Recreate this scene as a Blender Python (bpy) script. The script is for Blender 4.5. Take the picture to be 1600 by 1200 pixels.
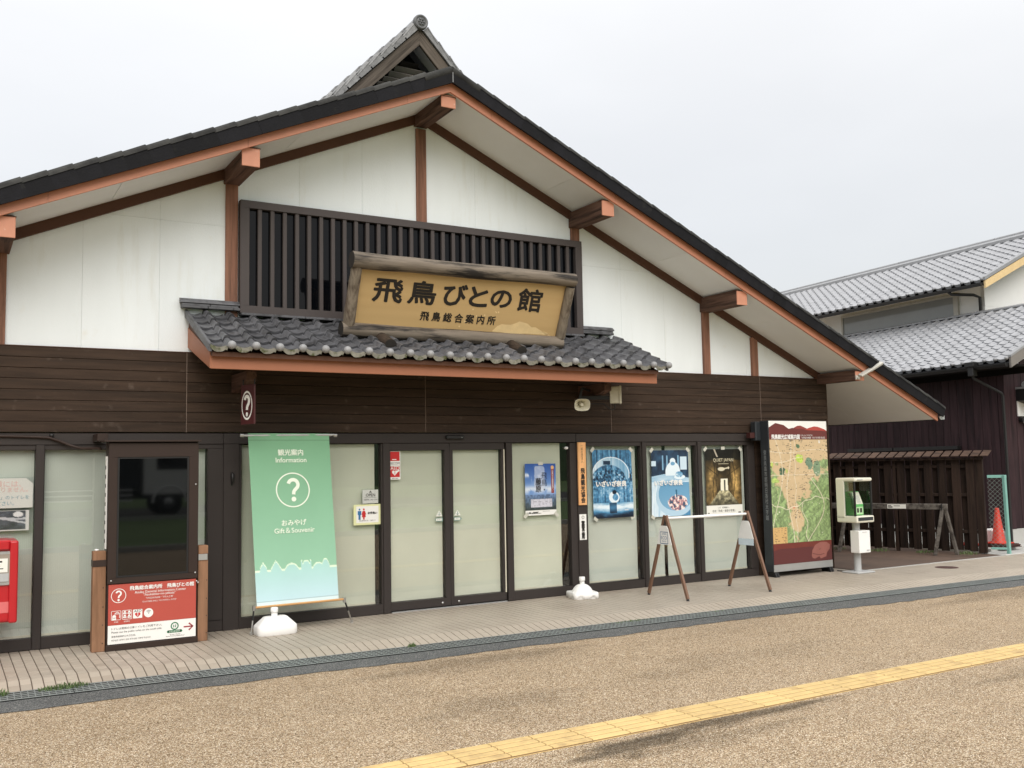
import bpy, bmesh, math, random
import numpy as np
from math import sin, cos, pi, radians, sqrt
from mathutils import Vector, Matrix

for o in list(bpy.data.objects):
    bpy.data.objects.remove(o)
SC = bpy.context.scene
COL = SC.collection
random.seed(11)
RNG = np.random.default_rng(11)
PI = pi

# ------------------------------------------------------------------ camera, sky, sun, exposure
cam_d = bpy.data.cameras.new('camera')
cam = bpy.data.objects.new('camera', cam_d)
COL.objects.link(cam)
cam_d.sensor_width = 36.0
cam_d.lens = 1500.0 / 1600.0 * 36.0
cam_d.clip_start = 0.05
cam_d.clip_end = 2000.0
RX = Vector((0.86044353, -0.5092101, -0.01849318))
UP = -Vector((0.02660175, 0.08113537, -0.99634803))
FW = Vector((0.50885093, 0.85680927, 0.08335828))
m = Matrix.Identity(4)
for i in range(3):
    m[i][0], m[i][1], m[i][2] = RX[i], UP[i], -FW[i]
m[0][3], m[1][3], m[2][3] = 0.0, -10.497, 1.7
cam.matrix_world = m
SC.camera = cam

SUN_ELEV, SUN_AZ = radians(42), radians(196)      # azimuth clockwise from +Y
world = bpy.data.worlds.new('World')
SC.world = world
world.use_nodes = True
nt = world.node_tree
nt.nodes.clear()
w_out = nt.nodes.new('ShaderNodeOutputWorld')
w_sky = nt.nodes.new('ShaderNodeTexSky')
w_sky.sky_type = 'NISHITA'
w_sky.sun_disc = False
w_sky.sun_elevation = SUN_ELEV
w_sky.sun_rotation = SUN_AZ
w_sky.dust_density = 4.0
w_b1 = nt.nodes.new('ShaderNodeBackground')
w_b1.inputs['Strength'].default_value = 0.05
nt.links.new(w_sky.outputs[0], w_b1.inputs['Color'])
# overcast layer: cloud deck, a little brighter overhead, faint soft structure
w_tc = nt.nodes.new('ShaderNodeTexCoord')
w_sep = nt.nodes.new('ShaderNodeSeparateXYZ')
nt.links.new(w_tc.outputs['Generated'], w_sep.inputs[0])
w_map = nt.nodes.new('ShaderNodeMapping')
w_map.inputs['Scale'].default_value = (1.3, 1.3, 3.0)
nt.links.new(w_tc.outputs['Generated'], w_map.inputs['Vector'])
w_noise = nt.nodes.new('ShaderNodeTexNoise')
w_noise.inputs['Scale'].default_value = 1.7
w_noise.inputs['Detail'].default_value = 5.0
nt.links.new(w_map.outputs[0], w_noise.inputs['Vector'])
w_mr = nt.nodes.new('ShaderNodeMapRange')
w_mr.inputs['From Min'].default_value = 0.3
w_mr.inputs['From Max'].default_value = 0.7
w_mr.inputs['To Min'].default_value = 0.95
w_mr.inputs['To Max'].default_value = 1.05
nt.links.new(w_noise.outputs['Fac'], w_mr.inputs['Value'])
w_el = nt.nodes.new('ShaderNodeMapRange')
w_el.inputs['To Min'].default_value = 0.62
w_el.inputs['To Max'].default_value = 2.0
w_pw = nt.nodes.new('ShaderNodeMath')          # overcast sky: brighter overhead than at the horizon
w_pw.operation = 'POWER'
w_pw.use_clamp = True
w_pw.inputs[1].default_value = 1.9
w_cl = nt.nodes.new('ShaderNodeClamp')
nt.links.new(w_sep.outputs['Z'], w_cl.inputs['Value'])
nt.links.new(w_cl.outputs[0], w_pw.inputs[0])
nt.links.new(w_pw.outputs[0], w_el.inputs['Value'])
w_mul = nt.nodes.new('ShaderNodeMath')
w_mul.operation = 'MULTIPLY'
nt.links.new(w_mr.outputs[0], w_mul.inputs[0])
nt.links.new(w_el.outputs[0], w_mul.inputs[1])
w_b2 = nt.nodes.new('ShaderNodeBackground')
w_b2.inputs['Color'].default_value = (1.03, 1.01, 0.975, 1)
nt.links.new(w_mul.outputs[0], w_b2.inputs['Strength'])
w_add = nt.nodes.new('ShaderNodeAddShader')
nt.links.new(w_b1.outputs[0], w_add.inputs[0])
nt.links.new(w_b2.outputs[0], w_add.inputs[1])
nt.links.new(w_add.outputs[0], w_out.inputs['Surface'])

sun_d = bpy.data.lights.new('sun', 'SUN')
sun_d.energy = 1.5
sun_d.angle = radians(48)
sun_d.color = (1.0, 0.97, 0.93)
sun = bpy.data.objects.new('sun', sun_d)
COL.objects.link(sun)
sdir = Vector((sin(SUN_AZ) * cos(SUN_ELEV), cos(SUN_AZ) * cos(SUN_ELEV), sin(SUN_ELEV)))
sun.rotation_euler = (-sdir).to_track_quat('-Z', 'Y').to_euler()
sun.location = (0, -20, 40)

SC.view_settings.view_transform = 'Standard'
SC.view_settings.look = 'None'
SC.view_settings.exposure = 0.0
SC.view_settings.gamma = 1.0
SC.view_settings.use_curve_mapping = False
SC.render.engine = 'CYCLES'
SC.cycles.max_bounces = 8
SC.cycles.diffuse_bounces = 4
SC.cycles.glossy_bounces = 3
SC.cycles.transparent_max_bounces = 12
SC.cycles.caustics_reflective = False
SC.cycles.caustics_refractive = False

# ------------------------------------------------------------------ lettering outlines (made first, while the scene is empty)
_tx = {}
def prepare_texts(lst):
    made = []
    for key, body, bold, ls in lst:
        c = bpy.data.curves.new('t', 'FONT')
        c.body = body
        c.size = 1.0
        c.align_x = 'CENTER'
        c.space_line = ls
        c.resolution_u = 3
        c.offset = bold
        o = bpy.data.objects.new('t', c)
        COL.objects.link(o)
        made.append((key, o, c))
    bpy.context.view_layer.update()
    dg = bpy.context.evaluated_depsgraph_get()
    for key, o, c in made:
        me = bpy.data.meshes.new_from_object(o.evaluated_get(dg))
        vs = [(v.co.x, v.co.y) for v in me.vertices]
        fs = [tuple(p.vertices) for p in me.polygons]
        xs = [v[0] for v in vs]; ys = [v[1] for v in vs]
        cx, cy = (min(xs) + max(xs)) / 2, (min(ys) + max(ys)) / 2
        _tx[key] = ([(x - cx, y - cy) for x, y in vs], fs, max(xs) - min(xs), max(ys) - min(ys))
        bpy.data.meshes.remove(me)
    for key, o, c in made:
        bpy.data.objects.remove(o)
        bpy.data.curves.remove(c)

def V_(s):
    return '\n'.join(s)
prepare_texts([
    ('sign1', '飛', 0, 1), ('sign2', '鳥', 0, 1), ('sign3', 'び', 0, 1), ('sign4', 'と', 0, 1),
    ('sign5', 'の', 0, 1), ('sign6', '館', 0, 1), ('signsub', '飛 鳥 総 合 案 内 所', 0, 1),
    ('kanko', '観光案内', 0, 1), ('info', 'Information', 0, 1), ('omiyage', 'おみやげ', 0, 1),
    ('gift', 'Gift＆Souvenir', 0, 1),
    ('k1', '飛鳥総合案内所　飛鳥びとの館', 0, 1), ('k2', 'Asuka General Information Center', 0, 1),
    ('k3', '"Asukabito-no-yakata"', 0, 1), ('k4', '飞鸟综合问讯处 “飞鸟人之馆”', 0, 1),
    ('k5', '아스카 종합 안내소 "아스카비토노 야카타"', 0, 1),
    ('k6', 'トイレは南側の公衆トイレをご利用下さい。', 0, 1),
    ('k7', 'Please use the public toilet on the south side.', 0, 1),
    ('k8', '请使用南侧的公共卫生间。', 0, 1), ('k9', '화장실은 남쪽의 공중 화장실을 이용해 주십시오.', 0, 1),
    ('k10', 'あすか夢販売所', 0, 1), ('k11', "Farmer's Market", 0, 1), ('k12', '"Asuka Yume-hanbaisho Shop"', 0, 1),
    ('k13', '手荷物', 0, 1), ('k14', '展望案内', 0, 1), ('aed', 'AED', 0, 1), ('secom', 'SECOM', 0, 1),
    ('open', 'OPEN', 0, 1), ('open2', '営業時間　9:00〜17:00', 0, 1),
    ('otearai', 'お手洗い', 0, 1), ('ot2', '観光案内所に有、ご案内です', 0, 1),
    ('plq1', V_('一般社団法人'), 0, 1.0), ('plq2', V_('飛鳥観光協会'), 0, 1.0),
    ('pol', V_('警察官立番所'), 0, .86), ('p1', V_('飛鳥・'), 0, .95), ('p1b', V_('藤原'), 0, .95),
    ('p1c', V_('世界文化遺産登録へ！'), 0, .9), ('p1d', '飛鳥・藤原の宮都とその関連資産群', 0, 1),
    ('izaiza', 'いざいざ奈良', 0, 1), ('quiet', 'QUIET JAPAN', 0, 1), ('qj2', 'いざ、世界遺産へ。', 0, 1),
    ('qj3', '奈良「飛鳥・藤原の宮都」', 0, 1), ('eco1', 'JAPAN', 0, 1), ('eco2', 'ECO', 0, 1), ('eco3', 'TRACK', 0, 1),
    ('map1', '飛鳥観光広域案内図', 0, 1), ('map2', 'Asuka Area Tourist Map', 0, 1), ('map3', '飞鸟观光地图 · 아스카 관광 안내도', 0, 1),
    ('mapside', V_('奈良県高市郡明日香村大字越'), 0, 1.0), ('n1', '〜子塚古墳には、', 0, 1), ('n2', 'トイレは有りません。', 0, 1),
    ('n3', '道の駅「飛鳥」のトイレを', 0, 1), ('n4', 'ご利用ください。', 0, 1),
    ('doorbtn', 'ボタン', 0, 1),
])

# ------------------------------------------------------------------ colours and materials
def srgb(r, g, b, k=1.0):
    def f(c):
        c /= 255.0
        return c / 12.92 if c <= 0.04045 else ((c + 0.055) / 1.055) ** 2.4
    return (f(r) * k, f(g) * k, f(b) * k)

def newmat(name):
    mt = bpy.data.materials.new(name)
    mt.use_nodes = True
    n = mt.node_tree
    b = n.nodes['Principled BSDF']
    return mt, n, b

def mix_mul(n, a_socket, fac_socket):
    mx = n.nodes.new('ShaderNodeMix')
    mx.data_type = 'RGBA'
    mx.blend_type = 'MULTIPLY'
    mx.inputs['Factor'].default_value = 1.0
    n.links.new(a_socket, mx.inputs['A'])
    n.links.new(fac_socket, mx.inputs['B'])
    return mx.outputs['Result']

def M(name, col, rough=.6, metal=0.0, var=.12, vscale=5.0, detail=4.0, bump=0.0, bscale=120.0,
      rnd=0.0, spec=.5, stretch=(1, 1, 1), col2=None, c2scale=2.0, c2lo=.5, c2hi=.7, attr=None, coat=0.0, spots=None):
    mt, n, b = newmat(name)
    tc = n.nodes.new('ShaderNodeTexCoord')
    oi = n.nodes.new('ShaderNodeObjectInfo')
    offs = n.nodes.new('ShaderNodeVectorMath')
    offs.operation = 'MULTIPLY_ADD'
    offs.inputs[1].default_value = (37.0, 17.0, 23.0)
    n.links.new(oi.outputs['Random'], offs.inputs[0])
    n.links.new(tc.outputs['Object'], offs.inputs[2])
    mp = n.nodes.new('ShaderNodeMapping')
    mp.inputs['Scale'].default_value = stretch
    n.links.new(offs.outputs[0], mp.inputs['Vector'])
    if attr:
        at = n.nodes.new('ShaderNodeAttribute')
        at.attribute_name = attr
        base = at.outputs['Color']
    else:
        rgb = n.nodes.new('ShaderNodeRGB')
        rgb.outputs[0].default_value = (*col, 1)
        base = rgb.outputs[0]
    if col2 is not None:
        n2 = n.nodes.new('ShaderNodeTexNoise')
        n2.inputs['Scale'].default_value = c2scale
        n2.inputs['Detail'].default_value = 6
        n2.inputs['Roughness'].default_value = .65
        n.links.new(mp.outputs[0], n2.inputs['Vector'])
        r2 = n.nodes.new('ShaderNodeMapRange')
        r2.inputs['From Min'].default_value = c2lo
        r2.inputs['From Max'].default_value = c2hi
        n.links.new(n2.outputs['Fac'], r2.inputs['Value'])
        mx = n.nodes.new('ShaderNodeMix')
        mx.data_type = 'RGBA'
        n.links.new(r2.outputs[0], mx.inputs['Factor'])
        n.links.new(base, mx.inputs['A'])
        mx.inputs['B'].default_value = (*col2, 1)
        base = mx.outputs['Result']
    if spots:                                   # (colour, scale, lo, hi): worn patches of their own
        n3 = n.nodes.new('ShaderNodeTexNoise')
        n3.inputs['Scale'].default_value = spots[1]
        n3.inputs['Detail'].default_value = 3
        n.links.new(offs.outputs[0], n3.inputs['Vector'])
        r3 = n.nodes.new('ShaderNodeMapRange')
        r3.inputs['From Min'].default_value = spots[2]
        r3.inputs['From Max'].default_value = spots[3]
        n.links.new(n3.outputs['Fac'], r3.inputs['Value'])
        mx = n.nodes.new('ShaderNodeMix')
        mx.data_type = 'RGBA'
        n.links.new(r3.outputs[0], mx.inputs['Factor'])
        n.links.new(base, mx.inputs['A'])
        mx.inputs['B'].default_value = (*spots[0], 1)
        base = mx.outputs['Result']
    if var > 0:
        nz = n.nodes.new('ShaderNodeTexNoise')
        nz.inputs['Scale'].default_value = vscale
        nz.inputs['Detail'].default_value = detail
        nz.inputs['Roughness'].default_value = .6
        n.links.new(mp.outputs[0], nz.inputs['Vector'])
        mr = n.nodes.new('ShaderNodeMapRange')
        mr.inputs['From Min'].default_value = .25
        mr.inputs['From Max'].default_value = .75
        mr.inputs['To Min'].default_value = 1 - var
        mr.inputs['To Max'].default_value = 1 + var
        n.links.new(nz.outputs['Fac'], mr.inputs['Value'])
        base = mix_mul(n, base, mr.outputs[0])
    if rnd > 0:
        mr = n.nodes.new('ShaderNodeMapRange')
        mr.inputs['To Min'].default_value = 1 - rnd
        mr.inputs['To Max'].default_value = 1 + rnd
        n.links.new(oi.outputs['Random'], mr.inputs['Value'])
        base = mix_mul(n, base, mr.outputs[0])
    n.links.new(base, b.inputs['Base Color'])
    b.inputs['Roughness'].default_value = rough
    b.inputs['Metallic'].default_value = metal
    b.inputs['Specular IOR Level'].default_value = spec
    if coat:
        b.inputs['Coat Weight'].default_value = coat
    if bump > 0:
        nb = n.nodes.new('ShaderNodeTexNoise')
        nb.inputs['Scale'].default_value = bscale
        nb.inputs['Detail'].default_value = 3
        n.links.new(mp.outputs[0], nb.inputs['Vector'])
        bp = n.nodes.new('ShaderNodeBump')
        bp.inputs['Strength'].default_value = bump
        bp.inputs['Distance'].default_value = .01
        n.links.new(nb.outputs['Fac'], bp.inputs['Height'])
        n.links.new(bp.outputs[0], b.inputs['Normal'])
    return mt

def aggregate(name, cols, scale, bump=.5, big=.12, rough=.9, spec=.2, stains=()):
    """small stones: random colour per Voronoi cell, large soft patches, named damp stains"""
    mt, n, b = newmat(name)
    tc = n.nodes.new('ShaderNodeTexCoord')
    vo = n.nodes.new('ShaderNodeTexVoronoi')
    vo.inputs['Scale'].default_value = scale
    n.links.new(tc.outputs['Object'], vo.inputs['Vector'])
    sp = n.nodes.new('ShaderNodeSeparateColor')
    n.links.new(vo.outputs['Color'], sp.inputs[0])
    cr = n.nodes.new('ShaderNodeValToRGB')
    cr.color_ramp.interpolation = 'CONSTANT'
    el = cr.color_ramp.elements
    el[0].position = 0; el[0].color = (*cols[0][1], 1)
    el[1].position = cols[1][0]; el[1].color = (*cols[1][1], 1)
    for p, c in cols[2:]:
        e = el.new(p); e.color = (*c, 1)
    n.links.new(sp.outputs[0], cr.inputs[0])
    base = cr.outputs[0]
    # shade the gaps between stones
    mr0 = n.nodes.new('ShaderNodeMapRange')
    mr0.inputs['From Min'].default_value = .25
    mr0.inputs['From Max'].default_value = .75
    mr0.inputs['To Min'].default_value = 1.08
    mr0.inputs['To Max'].default_value = .58
    n.links.new(vo.outputs['Distance'], mr0.inputs['Value'])
    base = mix_mul(n, base, mr0.outputs[0])
    for sc_, amp in ((.45, big), (2.2, big * .7), (9.0, big * .5)):
        nz = n.nodes.new('ShaderNodeTexNoise')
        nz.inputs['Scale'].default_value = sc_
        nz.inputs['Detail'].default_value = 6
        nz.inputs['Roughness'].default_value = .65
        n.links.new(tc.outputs['Object'], nz.inputs['Vector'])
        mr = n.nodes.new('ShaderNodeMapRange')
        mr.inputs['From Min'].default_value = .3
        mr.inputs['From Max'].default_value = .7
        mr.inputs['To Min'].default_value = 1 - amp
        mr.inputs['To Max'].default_value = 1 + amp
        n.links.new(nz.outputs['Fac'], mr.inputs['Value'])
        base = mix_mul(n, base, mr.outputs[0])
    for (sx, sy, rx, ry, dark) in stains:
        mp = n.nodes.new('ShaderNodeMapping')
        mp.inputs['Location'].default_value = (-sx / rx, -sy / ry, 0)
        mp.inputs['Scale'].default_value = (1 / rx, 1 / ry, 0)
        n.links.new(tc.outputs['Object'], mp.inputs['Vector'])
        nz = n.nodes.new('ShaderNodeTexNoise')
        nz.inputs['Scale'].default_value = 1.6
        nz.inputs['Detail'].default_value = 6
        n.links.new(mp.outputs[0], nz.inputs['Vector'])
        ln = n.nodes.new('ShaderNodeVectorMath')
        ln.operation = 'LENGTH'
        n.links.new(mp.outputs[0], ln.inputs[0])
        ad = n.nodes.new('ShaderNodeMath')
        ad.operation = 'MULTIPLY_ADD'
        ad.inputs[1].default_value = 1.6
        n.links.new(nz.outputs['Fac'], ad.inputs[0])
        n.links.new(ln.outputs['Value'], ad.inputs[2])
        mr = n.nodes.new('ShaderNodeMapRange')
        mr.interpolation_type = 'SMOOTHSTEP'
        mr.inputs['From Min'].default_value = 1.05
        mr.inputs['From Max'].default_value = 1.6
        mr.inputs['To Min'].default_value = dark
        mr.inputs['To Max'].default_value = 1.0
        n.links.new(ad.outputs[0], mr.inputs['Value'])
        base = mix_mul(n, base, mr.outputs[0])
    n.links.new(base, b.inputs['Base Color'])
    b.inputs['Roughness'].default_value = rough
    b.inputs['Specular IOR Level'].default_value = spec
    bp = n.nodes.new('ShaderNodeBump')
    bp.inputs['Strength'].default_value = bump
    bp.inputs['Distance'].default_value = .004
    bp.invert = True
    n.links.new(vo.outputs['Distance'], bp.inputs['Height'])
    n.links.new(bp.outputs[0], b.inputs['Normal'])
    return mt

def glass_mat(name, tint=(1, 1, 1), refl=1.0, rough=0.0):
    mt, n, b = newmat(name)
    n.nodes.remove(b)
    out = n.nodes['Material Output']
    tr = n.nodes.new('ShaderNodeBsdfTransparent')
    tr.inputs[0].default_value = (*tint, 1)
    gl = n.nodes.new('ShaderNodeBsdfGlossy')
    gl.inputs['Roughness'].default_value = rough
    gl.inputs[0].default_value = (refl, refl, refl, 1)
    lw = n.nodes.new('ShaderNodeLayerWeight')
    lw.inputs['Blend'].default_value = .5
    pw = n.nodes.new('ShaderNodeMath')
    pw.operation = 'POWER'
    pw.inputs[1].default_value = 5.0
    n.links.new(lw.outputs['Facing'], pw.inputs[0])
    fr = n.nodes.new('ShaderNodeMath')
    fr.operation = 'MULTIPLY_ADD'
    fr.inputs[1].default_value = .92
    fr.inputs[2].default_value = .07
    n.links.new(pw.outputs[0], fr.inputs[0])
    mx = n.nodes.new('ShaderNodeMixShader')
    n.links.new(fr.outputs[0], mx.inputs[0])
    n.links.new(tr.outputs[0], mx.inputs[1])
    n.links.new(gl.outputs[0], mx.inputs[2])
    n.links.new(mx.outputs[0], out.inputs['Surface'])
    return mt

def blind_mat(name, col):
    mt, n, b = newmat(name)
    tc = n.nodes.new('ShaderNodeTexCoord')
    wv = n.nodes.new('ShaderNodeTexWave')
    wv.inputs['Scale'].default_value = 19.0
    wv.inputs['Distortion'].default_value = .6
    wv.inputs['Detail'].default_value = 2
    wv.inputs['Detail Scale'].default_value = .5
    n.links.new(tc.outputs['Object'], wv.inputs['Vector'])
    mr = n.nodes.new('ShaderNodeMapRange')
    mr.inputs['To Min'].default_value = .955
    mr.inputs['To Max'].default_value = 1.02
    n.links.new(wv.outputs['Fac'], mr.inputs['Value'])
    rgb = n.nodes.new('ShaderNodeRGB')
    rgb.outputs[0].default_value = (*col, 1)
    base = mix_mul(n, rgb.outputs[0], mr.outputs[0])
    nz = n.nodes.new('ShaderNodeTexNoise')
    nz.inputs['Scale'].default_value = 1.1
    nz.inputs['Detail'].default_value = 3
    n.links.new(tc.outputs['Object'], nz.inputs['Vector'])
    m2 = n.nodes.new('ShaderNodeMapRange')
    m2.inputs['From Min'].default_value = .3
    m2.inputs['From Max'].default_value = .7
    m2.inputs['To Min'].default_value = .9
    m2.inputs['To Max'].default_value = 1.06
    n.links.new(nz.outputs['Fac'], m2.inputs['Value'])
    base = mix_mul(n, base, m2.outputs[0])
    n.links.new(base, b.inputs['Base Color'])
    b.inputs['Roughness'].default_value = .8
    return mt

def wood(name, col, dark, axis=0, rough=.75, fine=14.0, rnd=.12, bump=.35, spots=None):
    st = [fine, fine, fine]
    st[axis] = .7
    return M(name, col, rough, var=.28, vscale=2.2, detail=6, bump=bump, bscale=3.0, rnd=rnd, stretch=tuple(st),
             col2=dark, c2scale=1.3, c2lo=.46, c2hi=.66, spots=spots, spec=.15)

plaster = M('white plaster', srgb(233, 240, 243), .85, var=.035, vscale=1.4, bump=.25, bscale=160, rnd=.012, stretch=(1.6, 1.6, .22), spots=(srgb(224, 224, 216), 5.0, .70, 1.0),
            col2=srgb(212, 214, 207), c2scale=2.6, c2lo=.56, c2hi=.95)
soffit_m = M('painted soffit board', srgb(228, 230, 230), .8, var=.03, vscale=2, bump=.08, bscale=100, rnd=.02)
terra = M('terracotta painted metal', srgb(186, 126, 100), .55, var=.06, vscale=3, rnd=.04, col2=srgb(168, 112, 88), c2scale=3, c2lo=.6, c2hi=.85)
terra_shaded = M('shaded canopy terracotta', srgb(160, 104, 76), .55, var=.06, vscale=3, col2=srgb(140, 90, 66), c2scale=3, c2lo=.6, c2hi=.85)  # darker terracotta copy: shade of the tile overhang put into the colour
terra_cap = M('terracotta cap', srgb(198, 138, 112), .55, var=.07, vscale=8, rnd=.05, col2=srgb(214, 176, 156), c2scale=11, c2lo=.62, c2hi=.74)
post_m = wood('brown stained post', srgb(142, 104, 87), srgb(104, 77, 65), 2, rnd=.05)
rake_m = M('dark brown rake board', srgb(88, 62, 50), .6, spec=.15, var=.1, vscale=3, rnd=.05)
beam_m = wood('weathered brown beam', srgb(102, 78, 67), srgb(44, 34, 30), 1, rnd=.08, fine=12, bump=.6)
siding = wood('dark brown siding', srgb(64, 51, 42), srgb(52, 42, 35), 0, rough=.6, fine=9, rnd=.07, bump=.15, spots=(srgb(90, 78, 70), 9.0, .64, .80))
joint_m = M('pale joint strip', srgb(120, 104, 94), .7, var=.2, vscale=6)
frame_m = M('dark bronze aluminium', srgb(56, 51, 49), .5, spec=.25, metal=.0, var=.06, vscale=4, rnd=.03)
lattice_m = M('grey brown lattice aluminium', srgb(78, 72, 71), .5, spec=.25, metal=.0, var=.04, vscale=5, rnd=.02)
darkgap = M('dark interior', srgb(26, 25, 24), .9, spec=.1, var=.1)
blackm = M('black plastic', srgb(24, 24, 25), .5, var=.1)
verge_m = M('black verge tile', srgb(18, 18, 22), .7, var=.3, vscale=9, rnd=.3, bump=.25, bscale=60, col2=srgb(50, 50, 44), c2scale=7, c2lo=.60, c2hi=.88, spec=.2)
verge_top = M('weathered skylit verge roll', srgb(56, 56, 54), .75, var=.3, vscale=8, rnd=.2, bump=.3, bscale=70, spec=.2, col2=srgb(34, 34, 34), c2scale=5, c2lo=.45, c2hi=.7)  # weathered grey; skylight on the roll tops is put into the colour too
roof_m = M('dark roof', srgb(70, 72, 76), .6, var=.15, vscale=3)
tile_m = M('grey smoked roof tile', srgb(92, 93, 97), .5, var=.22, vscale=9, rnd=.2, bump=.15, bscale=50, col2=srgb(56, 56, 58), c2scale=7, c2lo=.48, c2hi=.66)
tile_face = M('mossy tile face', srgb(150, 150, 142), .7, var=.25, vscale=16, rnd=.15, col2=srgb(84, 92, 56), c2scale=14, c2lo=.52, c2hi=.66)
ball_m = M('pale grey tile ball', srgb(146, 147, 149), .5, var=.1, vscale=20, rnd=.08)
silver_tile = M('silver grey roof tile', srgb(148, 150, 154), .42, var=.09, vscale=8, rnd=.1, spec=.5)
vent_tile = M('mottled vent tile', srgb(128, 129, 130), .55, var=.25, vscale=14, rnd=.15, col2=srgb(72, 73, 74), c2scale=10, c2lo=.5, c2hi=.7)
silver_dark = M('grey ridge tile', srgb(140, 142, 145), .4, var=.12, vscale=8, rnd=.08)
glass = glass_mat('clear pane', (.975, .985, .98), .9)
dark_glass = M('dark lattice glass', srgb(8, 10, 14), .04, var=0, spec=.22)
blind = blind_mat('roller blind', srgb(218, 220, 202))
blind2 = blind_mat('roller blind cool', srgb(206, 212, 202))
agg = aggregate('tan resin bound aggregate',
                [(0, srgb(98, 82, 62)), (.10, srgb(140, 118, 90)), (.32, srgb(170, 149, 120)), (.58, srgb(191, 171, 143)), (.80, srgb(224, 210, 187)), (.94, srgb(150, 124, 106))],
                150, bump=.6, big=.09,
                stains=[(4.75, -5.47, 1.7, .17, .36), (3.75, -5.60, .85, .24, .36), (4.4, -5.75, 1.2, .22, .72), (12.0, -3.0, 3.0, .5, .70), (4.2, -2.75, 2.0, .40, .72), (3.6, -4.2, 1.2, .5, .80), (8.5, -5.75, 2.6, .25, .74), (6.2, -4.0, 2.2, .6, .84)])
asph = aggregate('dark asphalt strip', [(0, srgb(72, 74, 76)), (.3, srgb(98, 100, 100)), (.65, srgb(118, 119, 117)), (.9, srgb(152, 152, 146))], 170, bump=.4, big=.12)
paver_tile = M('beige glazed floor tile', srgb(172, 162, 148), .5, var=.10, vscale=1.2, rnd=.055, bump=.06, bscale=90, col2=srgb(150, 138, 124), c2scale=.9, c2lo=.5, c2hi=.8)
grout = M('dark tile grout', srgb(84, 72, 62), .9, var=.3, vscale=3)
brown_pave = M('dark brown paving', srgb(92, 74, 62), .75, var=.3, vscale=4, col2=srgb(66, 54, 46), c2scale=2)
concrete = M('pale concrete', srgb(176, 176, 172), .9, var=.1, vscale=4, bump=.15)
steel = M('galvanised grating', srgb(132, 138, 136), .6, metal=.2, var=.2, vscale=8, rnd=.08)
drain_dark = M('drain pit', srgb(24, 26, 25), .95, spec=.1)
yellow = M('yellow tactile resin', srgb(206, 178, 122), .75, var=.10, vscale=7, rnd=.07, bump=.3, bscale=160, col2=srgb(166, 140, 100), c2scale=5, c2lo=.52, c2hi=.75)
yellow_dirt = M('dirty yellow groove', srgb(128, 102, 66), .85, var=.25, vscale=14, rnd=.1)
logm = M('weathered grey log', srgb(118, 108, 96), .8, var=.25, vscale=2.5, detail=6, bump=.6, bscale=3, rnd=.1, stretch=(.9, 9, 9), col2=srgb(36, 32, 29), c2scale=1.2, c2lo=.47, c2hi=.60)
logv = wood('weathered grey upright log', srgb(130, 120, 106), srgb(86, 74, 64), 2, fine=13, rnd=.1, bump=.5)
log_dark = wood('dark support log', srgb(66, 56, 48), srgb(36, 32, 29), 1, fine=12, rnd=.05, bump=.4)  # darker wood tone than the frame logs, for the supports
log_end = M('charred log end', srgb(44, 40, 36), .85, var=.3, vscale=20)
signwood = M('yellow varnished board', srgb(200, 170, 120), .45, var=.05, vscale=3, stretch=(.5, 8, 8), col2=srgb(188, 156, 108), c2scale=1.5, c2lo=.45, c2hi=.8)
peel = M('bare peeled wood', srgb(226, 200, 150), .7, var=.08, vscale=12)
ink = M('black ink', srgb(26, 22, 20), .55, var=.1)
white = M('white print', srgb(236, 236, 232), .6, var=.03)
green_ink = M('green print', srgb(40, 116, 78), .6, var=.05)
red_ink = M('red print', srgb(196, 34, 34), .5, var=.04)
blue_ink = M('blue print', srgb(50, 112, 160), .6, var=.04)
kiosk_m = M('dark brown painted steel', srgb(54, 43, 38), .5, spec=.25, var=.05, vscale=4)
kiosk_red = M('brick red panel', srgb(182, 80, 68), .45, var=.03)
screen_m = M('black screen', srgb(6, 7, 8), .03, var=0, spec=.65)
copper = wood('copper brown side board', srgb(142, 108, 84), srgb(120, 90, 68), 2, fine=6, rnd=.05, bump=.1)
white_pl = M('white moulded plastic', srgb(238, 238, 236), .45, var=.03, vscale=5)
cream_pl = M('cream plastic', srgb(214, 210, 190), .5, var=.05)
chrome = M('bright metal', srgb(190, 190, 188), .3, metal=.9, var=.05)
alum = M('brushed aluminium', srgb(190, 192, 192), .35, metal=.7, var=.05)
bronze_leg = M('bronze anodised leg', srgb(128, 98, 80), .4, metal=.35, var=.08)
post_red = M('red post box paint', srgb(184, 26, 36), .35, var=.03, coat=.3)
paper = M('paper sheet', srgb(232, 232, 224), .7, var=.02)
clear_pl = glass_mat('clear sleeve', (.97, .975, .975), .9, .08)
painted = M('printed sheet', (1, 1, 1), .4, var=0, attr='Col', spec=.4)
printed_matte = M('printed cloth', (1, 1, 1), .8, var=.02, attr='Col', spec=.2, bump=.1, bscale=300)
plaque = wood('orange tinted name plank', srgb(236, 182, 128), srgb(228, 170, 116), 2, fine=6, rnd=0, bump=.05)
board_black = M('graphite metal', srgb(56, 60, 64), .4, metal=.3, var=.06)
phone_green = M('green telephone', srgb(92, 176, 96), .4, var=.05)
phone_ivory = M('ivory hood', srgb(222, 220, 204), .4, var=.03)
smoked = glass_mat('smoked acrylic', (.74, .80, .78), .8)
grey_paint = M('light grey paint', srgb(176, 178, 178), .5, var=.05)
saw_m = wood('grey weathered timber', srgb(104, 99, 93), srgb(62, 57, 53), 0, fine=10, rnd=.1, bump=.4)
fence_m = wood('dark brown fence plank', srgb(47, 36, 30), srgb(27, 21, 18), 2, fine=9, rnd=.16, bump=.3)
fence_cap = wood('worn roof slat', srgb(80, 63, 53), srgb(50, 39, 33), 1, fine=9, rnd=.12, bump=.3)
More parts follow.
